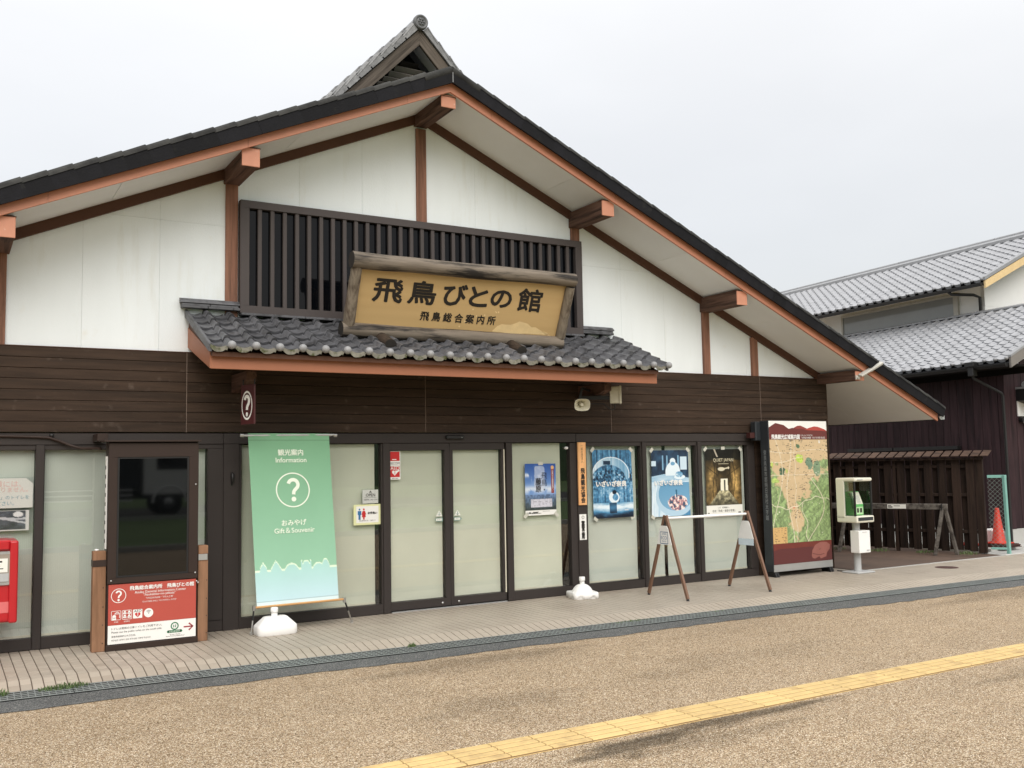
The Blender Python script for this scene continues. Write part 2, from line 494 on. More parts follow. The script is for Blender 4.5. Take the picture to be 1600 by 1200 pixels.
purple = wood('dark purple brown wallboard', srgb(56, 41, 44), srgb(40, 30, 33), 2, rough=.6, fine=7, rnd=.14, bump=.25)
house_white = M('white house plaster', srgb(236, 238, 238), .85, var=.03, vscale=2)
cream_wood = M('cream barge board', srgb(216, 190, 142), .7, var=.1, vscale=6)
teal = M('pale teal paint', srgb(122, 172, 162), .5, var=.08, vscale=8)
wire_m = M('coated fence wire', srgb(128, 140, 134), .5, var=.05)
cone_m = M('orange red cone', srgb(192, 46, 20), .5, var=.05)
grass_m = M('weed green', srgb(88, 108, 62), .7, var=.25, vscale=20, rnd=.1)
leaf_m = M('tree foliage', srgb(52, 74, 40), .8, var=.35, vscale=.6)
lawn_m = M('lawn', srgb(84, 108, 58), .9, var=.25, vscale=.6, detail=8)
road_m = aggregate('road asphalt', [(0, srgb(60, 60, 62)), (.4, srgb(80, 80, 80)), (.8, srgb(104, 104, 102))], 60)
bark = M('bark', srgb(70, 58, 46), .9, var=.3)
old_wood = wood('silvered barge board', srgb(98, 90, 82), srgb(42, 37, 33), 0, fine=14, rnd=.1, bump=.5)
grey_lamp = M('pale lamp body', srgb(184, 182, 174), .4, var=.05)
rust_stack = M('dark rubber mat', srgb(70, 44, 38), .8, var=.3, vscale=12)

# ------------------------------------------------------------------ mesh helpers
class MB:
    def __init__(s):
        s.v, s.f, s.mi, s.sm = [], [], [], []
    def add(s, vs, fs, mi=0, smooth=False):
        k = len(s.v)
        s.v.extend([tuple(p) for p in vs])
        for f in fs:
            s.f.append(tuple(i + k for i in f)); s.mi.append(mi); s.sm.append(smooth)
        return s
    def box(s, x0, x1, y0, y1, z0, z1, mi=0):
        vs = [(x, y, z) for x in (x0, x1) for y in (y0, y1) for z in (z0, z1)]
        return s.add(vs, [(0, 1, 3, 2), (4, 6, 7, 5), (0, 4, 5, 1), (2, 3, 7, 6), (0, 2, 6, 4), (1, 5, 7, 3)], mi)
    def bar(s, a, b, w, h, up=(0, 0, 1), mi=0):
        a, b, up = Vector(a), Vector(b), Vector(up)
        d = (b - a).normalized()
        sd = d.cross(up).normalized()
        u = sd.cross(d).normalized()
        vs = []
        for p in (a, b):
            for i, j in ((-1, -1), (1, -1), (1, 1), (-1, 1)):
                vs.append(p + sd * (w / 2 * i) + u * (h / 2 * j))
        return s.add(vs, [(0, 3, 2, 1), (4, 5, 6, 7), (0, 1, 5, 4), (1, 2, 6, 5), (2, 3, 7, 6), (3, 0, 4, 7)], mi)
    def tube(s, pts, r, n=10, mi=0, caps=True, cap_mi=None, jitter=0):
        pts = [Vector(p) for p in pts]
        rs = r if isinstance(r, (list, tuple)) else [r] * len(pts)
        rings = []
        prev = None
        for i, p in enumerate(pts):
            d = (pts[min(i + 1, len(pts) - 1)] - pts[max(i - 1, 0)]).normalized()
            if prev is None:
                t = Vector((0, 0, 1)) if abs(d.z) < .9 else Vector((1, 0, 0))
                sd = d.cross(t).normalized()
            else:
                sd = (prev - d * prev.dot(d)).normalized()
            prev = sd
            u = sd.cross(d)
            rings.append([p + (sd * cos(2 * PI * k / n) + u * sin(2 * PI * k / n)) * rs[i] * (1 + jitter * random.uniform(-1, 1)) for k in range(n)])
        vs = [q for rg in rings for q in rg]
        fs = []
        for i in range(len(rings) - 1):
            for k in range(n):
                fs.append((i * n + k, i * n + (k + 1) % n, (i + 1) * n + (k + 1) % n, (i + 1) * n + k))
        s.add(vs, fs, mi, True)
        if caps:
            cm = mi if cap_mi is None else cap_mi
            s.add(rings[0], [tuple(range(n))], cm)
            s.add(rings[-1], [tuple(reversed(range(n)))], cm)
        return s
    def lathe(s, c, prof, n=20, mi=0, ax='z', smooth=True, sq=None):
        c = Vector(c)
        vs, fs = [], []
        for (r, h) in prof:
            for k in range(n):
                a = 2 * PI * k / n
                x, y = r * cos(a), r * sin(a)
                if ax == 'z': vs.append(c + Vector((x, y, h)))
                elif ax == 'y': vs.append(c + Vector((x, h, y)))
                else: vs.append(c + Vector((h, x, y)))
        for i in range(len(prof) - 1):
            for k in range(n):
                fs.append((i * n + k, i * n + (k + 1) % n, (i + 1) * n + (k + 1) % n, (i + 1) * n + k))
        s.add(vs, fs, mi, smooth)
        return s
    def loft(s, rings, mi=0, smooth=True, cap0=True, cap1=True):
        n = len(rings[0])
        vs = [p for r in rings for p in r]
        fs = []
        for i in range(len(rings) - 1):
            for k in range(n):
                fs.append((i * n + k, i * n + (k + 1) % n, (i + 1) * n + (k + 1) % n, (i + 1) * n + k))
        s.add(vs, fs, mi, smooth)
        if cap0: s.add(rings[0], [tuple(reversed(range(n)))], mi)
        if cap1: s.add(rings[-1], [tuple(range(n))], mi)
        return s
    def extrude(s, poly, d, mi=0):
        """closed 3D polygon swept by vector d"""
        n = len(poly)
        d = Vector(d)
        a = [Vector(p) for p in poly]
        b = [p + d for p in a]
        fs = [tuple(range(n)), tuple(range(2 * n - 1, n - 1, -1))]
        for k in range(n):
            fs.append((k, n + k, n + (k + 1) % n, (k + 1) % n))
        return s.add(a + b, fs, mi)
    def sphere(s, c, r, n=14, m=8, mi=0, sz=1.0):
        prof = [(max(r * sin(PI * i / m), 1e-5), -r * sz * cos(PI * i / m)) for i in range(m + 1)]
        return s.lathe(c, prof, n, mi)

_base = {}
def obj(name, mb, mats, parent=None, bevel=0.0, seg=1):
    if not isinstance(mats, (list, tuple)):
        mats = [mats]
    b = _base.get(parent.name, Vector((0, 0, 0))) if parent else _base.get('_', Vector((0, 0, 0)))
    me = bpy.data.meshes.new(name)
    me.from_pydata([(x - b.x, y - b.y, z - b.z) for x, y, z in mb.v], [], mb.f)
    for mt in mats:
        me.materials.append(mt)
    me.polygons.foreach_set('material_index', mb.mi)
    me.polygons.foreach_set('use_smooth', mb.sm)
    if bevel > 0:
        bm = bmesh.new()
        bm.from_mesh(me)
        bmesh.ops.remove_doubles(bm, verts=bm.verts, dist=1e-5)
        bmesh.ops.recalc_face_normals(bm, faces=bm.faces)
        es = [e for e in bm.edges if len(e.link_faces) == 2 and e.calc_face_angle(0) > .5]
        bmesh.ops.bevel(bm, geom=es, offset=bevel, segments=seg, affect='EDGES', profile=.5)
        bm.to_mesh(me)
        bm.free()
    me.update()
    o = bpy.data.objects.new(name, me)
    COL.objects.link(o)
    if parent:
        o.parent = parent
        _base[o.name] = b
    return o

def thing(name, label, cat, base=(0, 0, 0), group=None, rotz=None):
    o = bpy.data.objects.new(name, None)
    o.empty_display_size = .2
    COL.objects.link(o)
    o.location = base
    o['label'] = label
    o['category'] = cat
    if group: o['group'] = group
    if rotz is not None:
        o.rotation_euler = (0, 0, rotz)
        _base[o.name] = Vector((0, 0, 0))
    else:
        _base[o.name] = Vector(base)
    return o

def single(name, mb, mats, label, cat, base, group=None, bevel=0.0):
    """a thing that is one mesh, origin at its base"""
    _base['_'] = Vector(base)
    o = obj(name, mb, mats, None, bevel)
    _base['_'] = Vector((0, 0, 0))
    o.location = base
    _base[o.name] = Vector(base)
    o['label'] = label
    o['category'] = cat
    if group: o['group'] = group
    return o

def struct(name, mb, mats, kind='structure', bevel=0.0):
    o = obj(name, mb, mats, None, bevel)
    o['kind'] = kind
    return o

def inst(name, me, parent, mat4):
    o = bpy.data.objects.new(name, me)
    COL.objects.link(o)
    o.parent = parent
    o.matrix_local = mat4
    return o

class Frame:
    """flat surface: origin (centre), right, up, normal towards the viewer"""
    def __init__(s, o, r, u):
        s.o, s.r, s.u = Vector(o), Vector(r).normalized(), Vector(u).normalized()
        s.n = s.r.cross(s.u).normalized()
    def p(s, x, y, z=0.0):
        return s.o + s.r * x + s.u * y + s.n * z

def write(mb, fr, key, x, y, w=None, h=None, z=.0015, mi=0, bold=0.0):
    """flat lettering; bold widens the strokes by laying shifted copies a hair apart"""
    vs, fs, tw, th = _tx[key]
    k = (w / tw) if w else (h / th)
    ky = (h / th) if (h and w) else k
    offs = [(0, 0)]
    if bold:
        offs += [(bold * cos(2 * PI * i / 10), bold * sin(2 * PI * i / 10)) for i in range(10)]
    for q, (dx, dy) in enumerate(offs):
        mb.add([fr.p(x + dx + a * k, y + dy + b * ky, z + q * .00012) for a, b in vs], fs, mi)

def fpoly(mb, fr, pts, z=.001, mi=0):
    mb.add([fr.p(a, b, z) for a, b in pts], [tuple(range(len(pts)))], mi)

def frect(mb, fr, x0, x1, y0, y1, z=.001, mi=0):
    fpoly(mb, fr, [(x0, y0), (x1, y0), (x1, y1), (x0, y1)], z, mi)

def fdisc(mb, fr, x, y, r, z=.001, mi=0, n=28, ry=None):
    ry = ry or r
    fpoly(mb, fr, [(x + r * cos(2 * PI * k / n), y + ry * sin(2 * PI * k / n)) for k in range(n)], z, mi)

def fring(mb, fr, x, y, r0, r1, z=.001, mi=0, n=36, sy=1.0):
    vs = []
    for k in range(n):
        a = 2 * PI * k / n
        vs.append(fr.p(x + r0 * cos(a), y + r0 * sy * sin(a), z))
        vs.append(fr.p(x + r1 * cos(a), y + r1 * sy * sin(a), z))
    mb.add(vs, [(2 * k, 2 * k + 1, (2 * k + 3) % (2 * n), (2 * k + 2) % (2 * n)) for k in range(n)], mi)

def stroke(mb, fr, pts, w, z=.001, mi=0):
    n = len(pts)
    L, R = [], []
    for i, (x, y) in enumerate(pts):
        x0, y0 = pts[max(i - 1, 0)]; x1, y1 = pts[min(i + 1, n - 1)]
        dx, dy = x1 - x0, y1 - y0
        l = sqrt(dx * dx + dy * dy) or 1
        L.append(fr.p(x - dy / l * w / 2, y + dx / l * w / 2, z))
        R.append(fr.p(x + dy / l * w / 2, y - dx / l * w / 2, z))
    mb.add(L + R, [(i, i + 1, n + i + 1, n + i) for i in range(n - 1)], mi)

def qmark(mb, fr, x, y, h, z=.001, mi=0, sx=1.0):
    r = .2 * h
    pts = [(x + sx * r * cos(radians(a)), y + .2 * h + r * sin(radians(a))) for a in range(168, -45, -12)]
    pts += [(x + sx * .06 * h, y - .02 * h), (x + sx * .015 * h, y - .08 * h), (x, y - .2 * h)]
    stroke(mb, fr, pts, .145 * h, z, mi)
    fdisc(mb, fr, x, y - .39 * h, .1 * h * sx, z, mi, 20, ry=.1 * h)

def vnoise(nx, ny, cx, cy, seed, oct_=4):
    r = np.random.default_rng(seed)
    out = np.zeros((ny, nx))
    amp, tot = 1.0, 0.0
    for o_ in range(oct_):
        gx, gy = max(2, int(cx * 2 ** o_) + 2), max(2, int(cy * 2 ** o_) + 2)
        g = r.random((gy, gx))
        xs = np.linspace(0, gx - 1.001, nx); ys = np.linspace(0, gy - 1.001, ny)
        xi, yi = xs.astype(int), ys.astype(int)
        fx, fy = xs - xi, ys - yi
        fx, fy = fx * fx * (3 - 2 * fx), fy * fy * (3 - 2 * fy)
        a = g[np.ix_(yi, xi)] * (1 - fx) + g[np.ix_(yi, xi + 1)] * fx
        b = g[np.ix_(yi + 1, xi)] * (1 - fx) + g[np.ix_(yi + 1, xi + 1)] * fx
        out += amp * (a * (1 - fy[:, None]) + b * fy[:, None])
        tot += amp
        amp *= .55
    return out / tot

def lin(img):
    img = np.clip(img, 0, 255) / 255.0
    return np.where(img <= .04045, img / 12.92, ((img + .055) / 1.055) ** 2.4)

def sheet(name, corners, img, mt, parent, warp=None, label=None):
    """printed sheet: grid whose vertex colours are the print (row 0 = top); corners TL,TR,BL,BR"""
    ny, nx = img.shape[:2]
    TL, TR, BL, BR = [Vector(c) for c in corners]
    nrm = (TR - TL).cross(TL - BL).normalized()
    vs = []
    for j in range(ny):
        t = j / (ny - 1)
        a, b = TL.lerp(BL, t), TR.lerp(BR, t)
        for i in range(nx):
            q = a.lerp(b, i / (nx - 1))
            if warp: q = q + nrm * warp(i / (nx - 1), t)
            vs.append(q)
    fs = [(j * nx + i, (j + 1) * nx + i, (j + 1) * nx + i + 1, j * nx + i + 1) for j in range(ny - 1) for i in range(nx - 1)]
    mb = MB()
    mb.add(vs, fs, 0, True)
    o = obj(name, mb, mt, parent)
    ca = o.data.color_attributes.new('Col', 'FLOAT_COLOR', 'POINT')
    buf = np.ones((ny * nx, 4), dtype=np.float32)
    buf[:, :3] = lin(img.reshape(-1, 3))
    ca.data.foreach_set('color', buf.ravel())
    return o

# ------------------------------------------------------------------ the ground
def edge(x):
    return 1.66 + .03 * (x - .5)

mb = MB()
xs = [-120, -40, -15, -5, 0, 4, 8, 12, 18, 30, 60, 160]
mb.add([(-160, -13, -.06), (160, -13, -.06), (160, 140, -.06), (-160, 140, -.06)], [(0, 1, 2, 3)])
struct('ground', mb, agg)
mb = MB(); mb.add([(-160, -40, -.07), (160, -40, -.07), (160, -27, -.07), (-160, -27, -.07)], [(0, 1, 2, 3)])
struct('road', mb, road_m)
mb = MB(); mb.add([(-200, -27, -.05), (200, -27, -.05), (200, -13, -.05), (-200, -13, -.05)], [(0, 1, 2, 3)])
struct('lawn', mb, lawn_m)
mb = MB(); mb.box(-120, 120, -13.15, -13.0, -.1, .06); mb.box(-120, 120, -27.1, -26.9, -.1, .1)
struct('kerb', mb, concrete)
mb = MB(); mb.add([(-300, -300, -.09), (300, -300, -.09), (300, -40, -.09), (-300, -40, -.09)], [(0, 1, 2, 3)])
struct('field', mb, lawn_m)

# dark asphalt strip with a ragged edge against the tan paving
mb = MB()
top, bot = [], []
k = 0
x = -4.0
while x < 22:
    e = edge(x) + .29
    wdt = .34 + .05 * sin(x * 1.3 + 1) + .025 * random.uniform(-1, 1) + .10 * min(max((x - 6) / 7, 0), 1) - .06 * math.exp(-((x - 5) / .9) ** 2)
    if 2.0 < x < 4.3: wdt += .05
    top.append((x, -e, -.056)); bot.append((x, -e - wdt, -.056))
    x += .16
n = len(top)
mb.add(top + bot, [(i, n + i, n + i + 1, i + 1) for i in range(n - 1)])
struct('asphalt_strip', mb, asph)

# tiled pavement: nearest 300 tiles are objects, the rest is one joined part
PX, NR = .0875, 15
def tile_geo(mb, x0, x1, y0, y1, z0, z1):
    g, c, h = .0026, .0020, .0018
    vs = [(x0 + g, y0 + h, z0 - .012), (x1 - g, y0 + h, z0 - .012), (x1 - g, y1 - h, z1 - .012), (x0 + g, y1 - h, z1 - .012),
          (x0 + g + c, y0 + h + c, z0), (x1 - g - c, y0 + h + c, z0), (x1 - g - c, y1 - h - c, z1), (x0 + g + c, y1 - h - c, z1)]
    mb.add(vs, [(4, 5, 6, 7), (0, 1, 5, 4), (1, 2, 6, 5), (2, 3, 7, 6), (3, 0, 4, 7)])
def row_y(j, x):
    return -edge(x) * j / NR
def row_z(y, x):
    b = 13 / 15 * edge(x)
    return 0.0 if -y <= b + 1e-6 else -(-y - b) * .19
mb = MB()
gx = [-3, 0, 3, 6, 9, 12, 15, 18, 21]
for i in range(len(gx) - 1):
    a, b = gx[i], gx[i + 1]
    mb.add([(a, .02, -.006), (b, .02, -.006), (b, -13 / 15 * edge(b), -.006), (a, -13 / 15 * edge(a), -.006),
            (a, -edge(a), -.006 + row_z(-edge(a), a)), (b, -edge(b), -.006 + row_z(-edge(b), b)),
            (a, -edge(a), -.3), (b, -edge(b), -.3)], [(3, 2, 1, 0), (4, 5, 2, 3), (6, 7, 5, 4)])
pavement = struct('pavement', mb, grout)
rest = MB()
ncol = 0
x = .42 - PX * 30
count = 0
while x < 20.5:
    xc = x + PX / 2
    near = .41 < x < .41 + PX * 20
    for j in range(NR):
        y1, y0 = row_y(j, xc), row_y(j + 1, xc)
        if xc > 12 and y0 > -.5: continue
        z1, z0 = row_z(y1, xc), row_z(y0, xc)
        if near:
            t = MB()
            jig = random.uniform(-.0012, .0012)
            tile_geo(t, -PX / 2, PX / 2, -(y1 - y0) / 2, (y1 - y0) / 2, (z0 - z1) / 2, (z1 - z0) / 2)
            o = obj('tile', t, paver_tile, pavement)
            o.location = (xc, (y0 + y1) / 2, (z0 + z1) / 2 + jig)
            count += 1
        else:
            tile_geo(rest, x, x + PX, y0, y1, z0 + random.uniform(-.0008, .0008), z1)
    x += PX
o = obj('tiles', rest, paver_tile, pavement)
o['kind'] = 'stuff'

mb = MB()
mb.add([(12.0, -.50, .003), (15.6, -.50, .003), (15.6, 9, .003), (12.0, 9, .003)], [(0, 1, 2, 3)])
struct('brown_paving', mb, brown_pave)
mb = MB(); mb.box(12.0, 15.55, -.575, -.535, -.01, .008)
struct('white_edging', mb, concrete)
mb = MB(); mb.box(15.62, 24, -.55, -.1, -.1, .015); mb.box(15.9, 24, -.1, 9, -.1, .07)
struct('concrete_apron', mb, concrete, bevel=.01)

# drain channel with steel gratings
mb = MB()
for i in range(len(gx) - 1):
    a, b = gx[i], gx[i + 1]
    ea, eb = edge(a), edge(b)
    mb.add([(a, -ea, -.0570), (b, -eb, -.0570), (b, -eb - .295, -.0570), (a, -ea - .295, -.0570)], [(3, 2, 1, 0)])
drain = struct('drain_channel', mb, drain_dark)
g = MB()
for y, hw_ in ((-.012, .012), (-.082, .011), (-.146, .011), (-.210, .011), (-.275, .013)):
    g.box(0, .985, y - hw_, y + hw_, -.0035, 0)
for i in range(20):
    xx = .02 + i * .0495
    g.box(xx - .004, xx + .004, -.28, 0, -.006, -.0038)
gme = None
for i in range(24):
    xx = -2.0 + i * .99
    if gme is None:
        o = obj('grating', g, steel, drain); gme = o.data
        o.location = (xx, -edge(xx) - .004, -.0445); o.rotation_euler = (0, 0, -math.atan(.03))
    else:
        inst('grating', gme, drain, Matrix.Translation((xx, -edge(xx) - .004, -.0445)) @ Matrix.Rotation(-math.atan(.03), 4, 'Z'))

# yellow tactile guidance strip
mb = MB(); mb.box(-3, 21.3, -5.375, -5.035, -.08, -.0575)
tact = struct('tactile_path', mb, yellow)
g = MB()
g.box(.0012, .2988, -.166, .166, -.02, .002, 0)
for y in (-.122, -.041, .041, .122):
    p = [(.004, y - .031, .002), (.004, y + .031, .002), (.004, y + .026, .008), (.004, y - .026, .008)]
    g.extrude(p, (.292, 0, 0), 1)
tme = None
for i in range(80):
    xx = -2.7 + i * .30
    if tme is None:
        o = obj('tactile_block', g, [yellow_dirt, yellow], tact); tme = o.data
        o.location = (xx, -5.205, -.0565)
    else:
        inst('tactile_block', tme, tact, Matrix.Translation((xx, -5.205 + random.uniform(-.002, .002), -.0565)))

# ------------------------------------------------------------------ the information centre
CX = 4.98
def S(x): return 6.04 - .438 * abs(x - CX)
B = thing('information_centre', 'low gabled building with white plaster gable, dark brown siding and glass front', 'building', (CX, 0, 0))

# body: side and back walls, floor
mb = MB()
mb.box(-2.0, -1.9, .1, 8, 0, 2.9); mb.box(11.87, 11.965, .06, 8, 0, 2.98); mb.box(-1.9, 11.87, 7.9, 8, 0, 5.9)
obj('rear_wall', mb, plaster, B)
mb = MB(); mb.box(-1.9, 11.87, .07, 7.9, -.02, .012)
obj('floor', mb, darkgap, B)
mb = MB(); mb.box(-1.9, 11.87, .06, 7.9, 2.02, 2.06); mb.box(-1.9, 11.87, 1.3, 1.35, 0, 2.02)
obj('interior_partition', mb, darkgap, B)
# backing behind plaster
mb = MB()
mb.extrude([(-2.0, .012, 2.1), (11.965, .012, 2.1), (11.965, .012, S(11.965)), (CX, .012, S(CX)), (-2.0, .012, S(-2.0))], (0, .09, 0))
obj('gable_wall', mb, M('gable joint filler', srgb(190, 188, 178), .9), B)

posts = [-1.9, .43, 2.675, 4.98, 7.25, 9.52, 11.90]
def panel(x0, x1, z0, z1):
    zl, zr = min(z1, S(x0)), min(z1, S(x1))
    if max(zl, zr) - z0 < .02: return
    pts = [(x0, 0, z0), (x1, 0, z0)]
    if zr > z0: pts.append((x1, 0, zr))
    if (S(x0) - z1) * (S(x1) - z1) < 0:
        xc = CX + (1 if x0 >= CX else -1) * (6.04 - z1) / .438
        pts.append((xc, 0, z1))
    if zl > z0: pts.append((x0, 0, zl))
    if len(pts) < 3: return
    mb = MB(); mb.extrude(pts, (0, .012, 0))
    obj('plaster_panel', mb, plaster, B)
for i in range(6):
    a, b = posts[i], posts[i + 1]
    n = 3
    for k in range(n):
        x0, x1 = a + (b - a) * k / n, a + (b - a) * (k + 1) / n
        g_ = .0009
        panel(x0 + g_, x1 - g_, 2.945, 4.36 - g_)
        panel(x0 + g_, x1 - g_, 4.36 + g_, 7)

for x in posts[:-1] + [10.47]:
    top_ = S(x) - (.195 if x != 10.47 else .10)
    mb = MB(); mb.box(x - .066, x + .066, -.032, .005, 2.948 if not 2.7 < x < 7.2 else 4.655, top_)
    obj('post', mb, post_m, B, bevel=.004)
for sgn, x1 in ((-1, -2.0), (1, 11.95)):
    mb = MB()
    mb.extrude([(CX, -.045, S(CX)), (x1, -.045, S(x1)), (x1, -.045, S(x1) - .115), (CX, -.045, S(CX) - .115)], (0, .043, 0))
    obj('rake_board', mb, rake_m, B, bevel=.003)
# purlin beams
for x in posts:
    if x == CX: zt, zb = S(x) - .03, S(x) - .175
    else: zt, zb = S(x) + .01, S(x) - .20
    if x > 11: zb = 2.865; x = 11.87
    mb = MB(); mb.box(x - .088, x + .088, -.765, .002, zb, zt)
    bo = obj('beam', mb, beam_m, B, bevel=.006)
    mb = MB(); mb.box(x - .093, x + .093, -.782, -.764, zb - .003, zt - .02 if x != CX else zt)
    obj('beam_cap', mb, terra_cap, bo, bevel=.003)
    mb = MB(); mb.box(x - .098, x + .098, -.785, -.70, zt - .02, zt - .012)
    obj('cap_flashing', mb, rake_m, bo)

# soffit panels
def soff(xa, xb, y0, y1):
    mb = MB()
    mb.extrude([(xa, y0, S(xa)), (xb, y0, S(xb)), (xb, y0, S(xb) + .03), (xa, y0, S(xa) + .03)], (0, y1 - y0, 0))
    obj('soffit_panel', mb, soffit_m, B)
cuts = [0, 1.75, 3.55, 5.35, 6.98, 8.57]
for sgn in (-1, 1):
    for a, b in zip(cuts[:-1], cuts[1:]):
        xa, xb = CX + sgn * (a + .0025), CX + sgn * (b - .0025)
        soff(min(xa, xb), max(xa, xb), -.80, -.002 if b < 7.5 else .62)
        if b > 7.5:
            soff(min(xa, xb), max(xa, xb), .625, 2.2)
            soff(min(xa, xb), max(xa, xb), 2.205, 8.6)
# fascia boards
fc = [0, .55, 2.35, 4.2, 6.0, 7.7, 8.62]
for sgn in (-1, 1):
    for a, b in zip(fc[:-1], fc[1:]):
        xa, xb = CX + sgn * a, CX + sgn * (b - .003)
        mb = MB()
        mb.extrude([(xa, -.80, S(xa) - .004), (xb, -.80, S(xb) - .004), (xb, -.80, S(xb) + .16), (xa, -.80, S(xa) + .16)], (0, -.028, 0))
        obj('fascia_board', mb, terra, B)
# roof slab, eave edge and gutter
for sgn in (-1, 1):
    xe = CX + sgn * 8.62
    mb = MB()
    mb.extrude([(CX, -.82, S(CX) + .06), (xe, -.82, S(xe) + .06), (xe, -.82, S(xe) + .20), (CX, -.82, S(CX) + .20)], (0, 9.5, 0))
    obj('roof_slab', mb, roof_m, B)
    mb = MB()
    xo = xe + sgn * .005
    ring = []
    gr = [(xo + sgn * (.055 + .055 * cos(radians(a))), S(xe) + .075 + .06 * sin(radians(a)) * 1.0) for a in range(180, 361, 20)]
    mb.extrude([(p[0], -.84, p[1]) for p in gr] + [(p[0] - sgn * .004 * (1 if i > 4 else -1), -.84, p[1] + .006) for i, p in reversed(list(enumerate(gr)))], (0, 9.4, 0))
    gu = obj('gutter', mb, blackm, B)
    mb = MB()
    mb.extrude([(p[0], -.855, p[1]) for p in gr], (0, .02, 0)); mb.box(min(xo + sgn * .06, xo + sgn * .12), max(xo + sgn * .06, xo + sgn * .12), -.86, -.79, S(xe) + .02, S(xe) + .082)
    obj('gutter_end', mb, alum, gu)
# verge tiles: front plate and rounded top, each lapping the one below
vt = MB()
L_ = .242
vt.box(-.006, L_, -.012, .012, -.03, .115)
n = 7
r0 = [(0 - .006, .012 - .062 * cos(PI * k / n) + .03, .112 + .062 * sin(PI * k / n)) for k in range(n + 1)]
r1 = [(L_, y, z - .011) for (_, y, z) in r0]
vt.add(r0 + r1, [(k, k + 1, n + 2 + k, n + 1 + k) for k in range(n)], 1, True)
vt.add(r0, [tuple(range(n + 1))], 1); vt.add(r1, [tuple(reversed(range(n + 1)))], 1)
vme = {}
ang = math.atan(.438)
for sgn in (-1, 1):
    nt_ = 41
    for i in range(nt_):
        s0 = 8.66 / cos(ang) - .235 * (i + 1) + .02
        if s0 < .22: continue
        xx = CX + sgn * s0 * cos(ang)
        zz = 6.04 + .115 - s0 * sin(ang)
        if sgn > 0:
            mt4 = Matrix.Translation((xx - CX, -.885 + random.uniform(-.002, .002), zz)) @ Matrix.Rotation(ang, 4, 'Y') @ Matrix.Rotation(random.uniform(-.004, .004), 4, 'Y')
        else:
            mt4 = Matrix.Translation((xx - CX, -.885 + random.uniform(-.002, .002), zz)) @ Matrix.Rotation(-ang, 4, 'Y') @ Matrix.Scale(-1, 4, (1, 0, 0)) @ Matrix.Rotation(random.uniform(-.004, .004), 4, 'Y')
        if not vme:
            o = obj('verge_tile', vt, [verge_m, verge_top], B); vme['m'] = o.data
            o.data.transform(Matrix.Translation((CX, 0, 0)))
            o.matrix_local = mt4
        else:
            inst('verge_tile', vme['m'], B, mt4)
for sgn in (-1, 1):
    mb = MB()
    xa = CX + sgn * .36
    mb.extrude([(CX, -.900, S(CX) + .082), (xa, -.900, S(xa) + .082), (xa, -.900, S(xa) + .225), (CX, -.900, S(CX) + .235)], (0, .03, 0))
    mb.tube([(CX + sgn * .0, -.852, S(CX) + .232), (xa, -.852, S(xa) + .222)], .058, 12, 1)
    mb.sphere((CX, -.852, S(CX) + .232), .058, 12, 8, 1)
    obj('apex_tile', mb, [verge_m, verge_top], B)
mb = MB(); mb.box(CX - .006, CX + .006, -.9035, -.899, S(CX) + .085, S(CX) + .245)
obj('lead_strip', mb, M('grey lead', srgb(120, 122, 124), .6), B)
mb = MB(); mb.tube([(CX, -.80, S(CX) + .21), (CX, 3, S(CX) + .21)], .07, 12)
obj('ridge_tile', mb, verge_m, B)

# brown siding
rows = np.linspace(2.10, 2.945, 9)
seams = [-2.0, -.57, 2.21, 5.0, 7.77, 10.55, 11.97]
for i in range(8):
    for a, b in zip(seams[:-1], seams[1:]):
        mb = MB(); mb.box(a + .004, b - .004 if b < 11.9 else b, -.03, .010, rows[i] + .0016, rows[i + 1] - .0016)
        obj('siding_board', mb, siding, B, bevel=.0035)
for x in seams[1:-1]:
    mb = MB(); mb.box(x - .0035, x + .0035, -.0275, .0, 2.10, 2.945)
    obj('joint_strip', mb, joint_m, B)
mb = MB(); mb.box(-2, 11.97, -.034, -.004, 2.9455, 2.953)
obj('flashing', mb, rake_m, B)
mb = MB(); mb.box(11.968, 11.99, -.03, 8, 0, 2.93)
obj('end_board', mb, siding, B)
mb = MB(); mb.box(10.41, 11.965, -.02, .05, 0, 2.095)
obj('lower_end_wall', mb, siding, B)

# lintel, pillars
for a, b in ((-2.0, 2.60), (2.60, 7.188), (7.191, 10.40)):
    mb = MB(); mb.box(a + .002, b - .002, -.018, .09, 1.975, 2.090)
    obj('lintel', mb, frame_m, B, bevel=.004)
for a, b in ((2.602, 2.769), (7.19, 7.345)):
    mb = MB(); mb.box(a, b, -.030, .10, 0, 1.9745)
    obj('pillar', mb, frame_m, B, bevel=.004)
mb = MB(); mb.tube([(2.69, -.034, 1.66), (2.69, -.06, 1.65), (2.69, -.06, 1.58), (2.687, -.034, 1.53)], [.012, .02, .016, .006], 8)
obj('hook', mb, blackm, B)

def window(x0, x1, gl0, gl1, zt, bl0, bl1, name='window', split=None, cool=False, zb=.115, header=None, bz=0.0):
    mb = MB()
    zh = 1.974 if zt > 1.93 else 1.974
    mb.box(x0, x1, -.012, .075, 0.004, zb)                       # sill
    if zh - zt > .01: mb.box(x0, x1, -.006, .07, zt, zh)         # head
    if gl0 - x0 > .004: mb.box(x0, gl0, -.012, .075, zb, zt)
    if x1 - gl1 > .004: mb.box(gl1, x1, -.012, .075, zb, zt)
    w = obj(name, mb, frame_m, B, bevel=.003)
    mb = MB(); mb.box(gl0, gl1, .028, .034, zb, zt)
    obj('pane', mb, glass, w)
    bls = [(bl0, bl1)] if split is None else [(bl0, split - .03), (split + .03, bl1)]
    for a, b in bls:
        mb = MB(); mb.box(a, b, .075, .078, zb + bz, zt)
        obj('blind', mb, blind2 if cool else blind, w)
        mb = MB(); mb.box(a, b, .068, .085, zb + bz, zb + bz + .022)
        obj('blind_rail', mb, cream_pl, w)
    return w
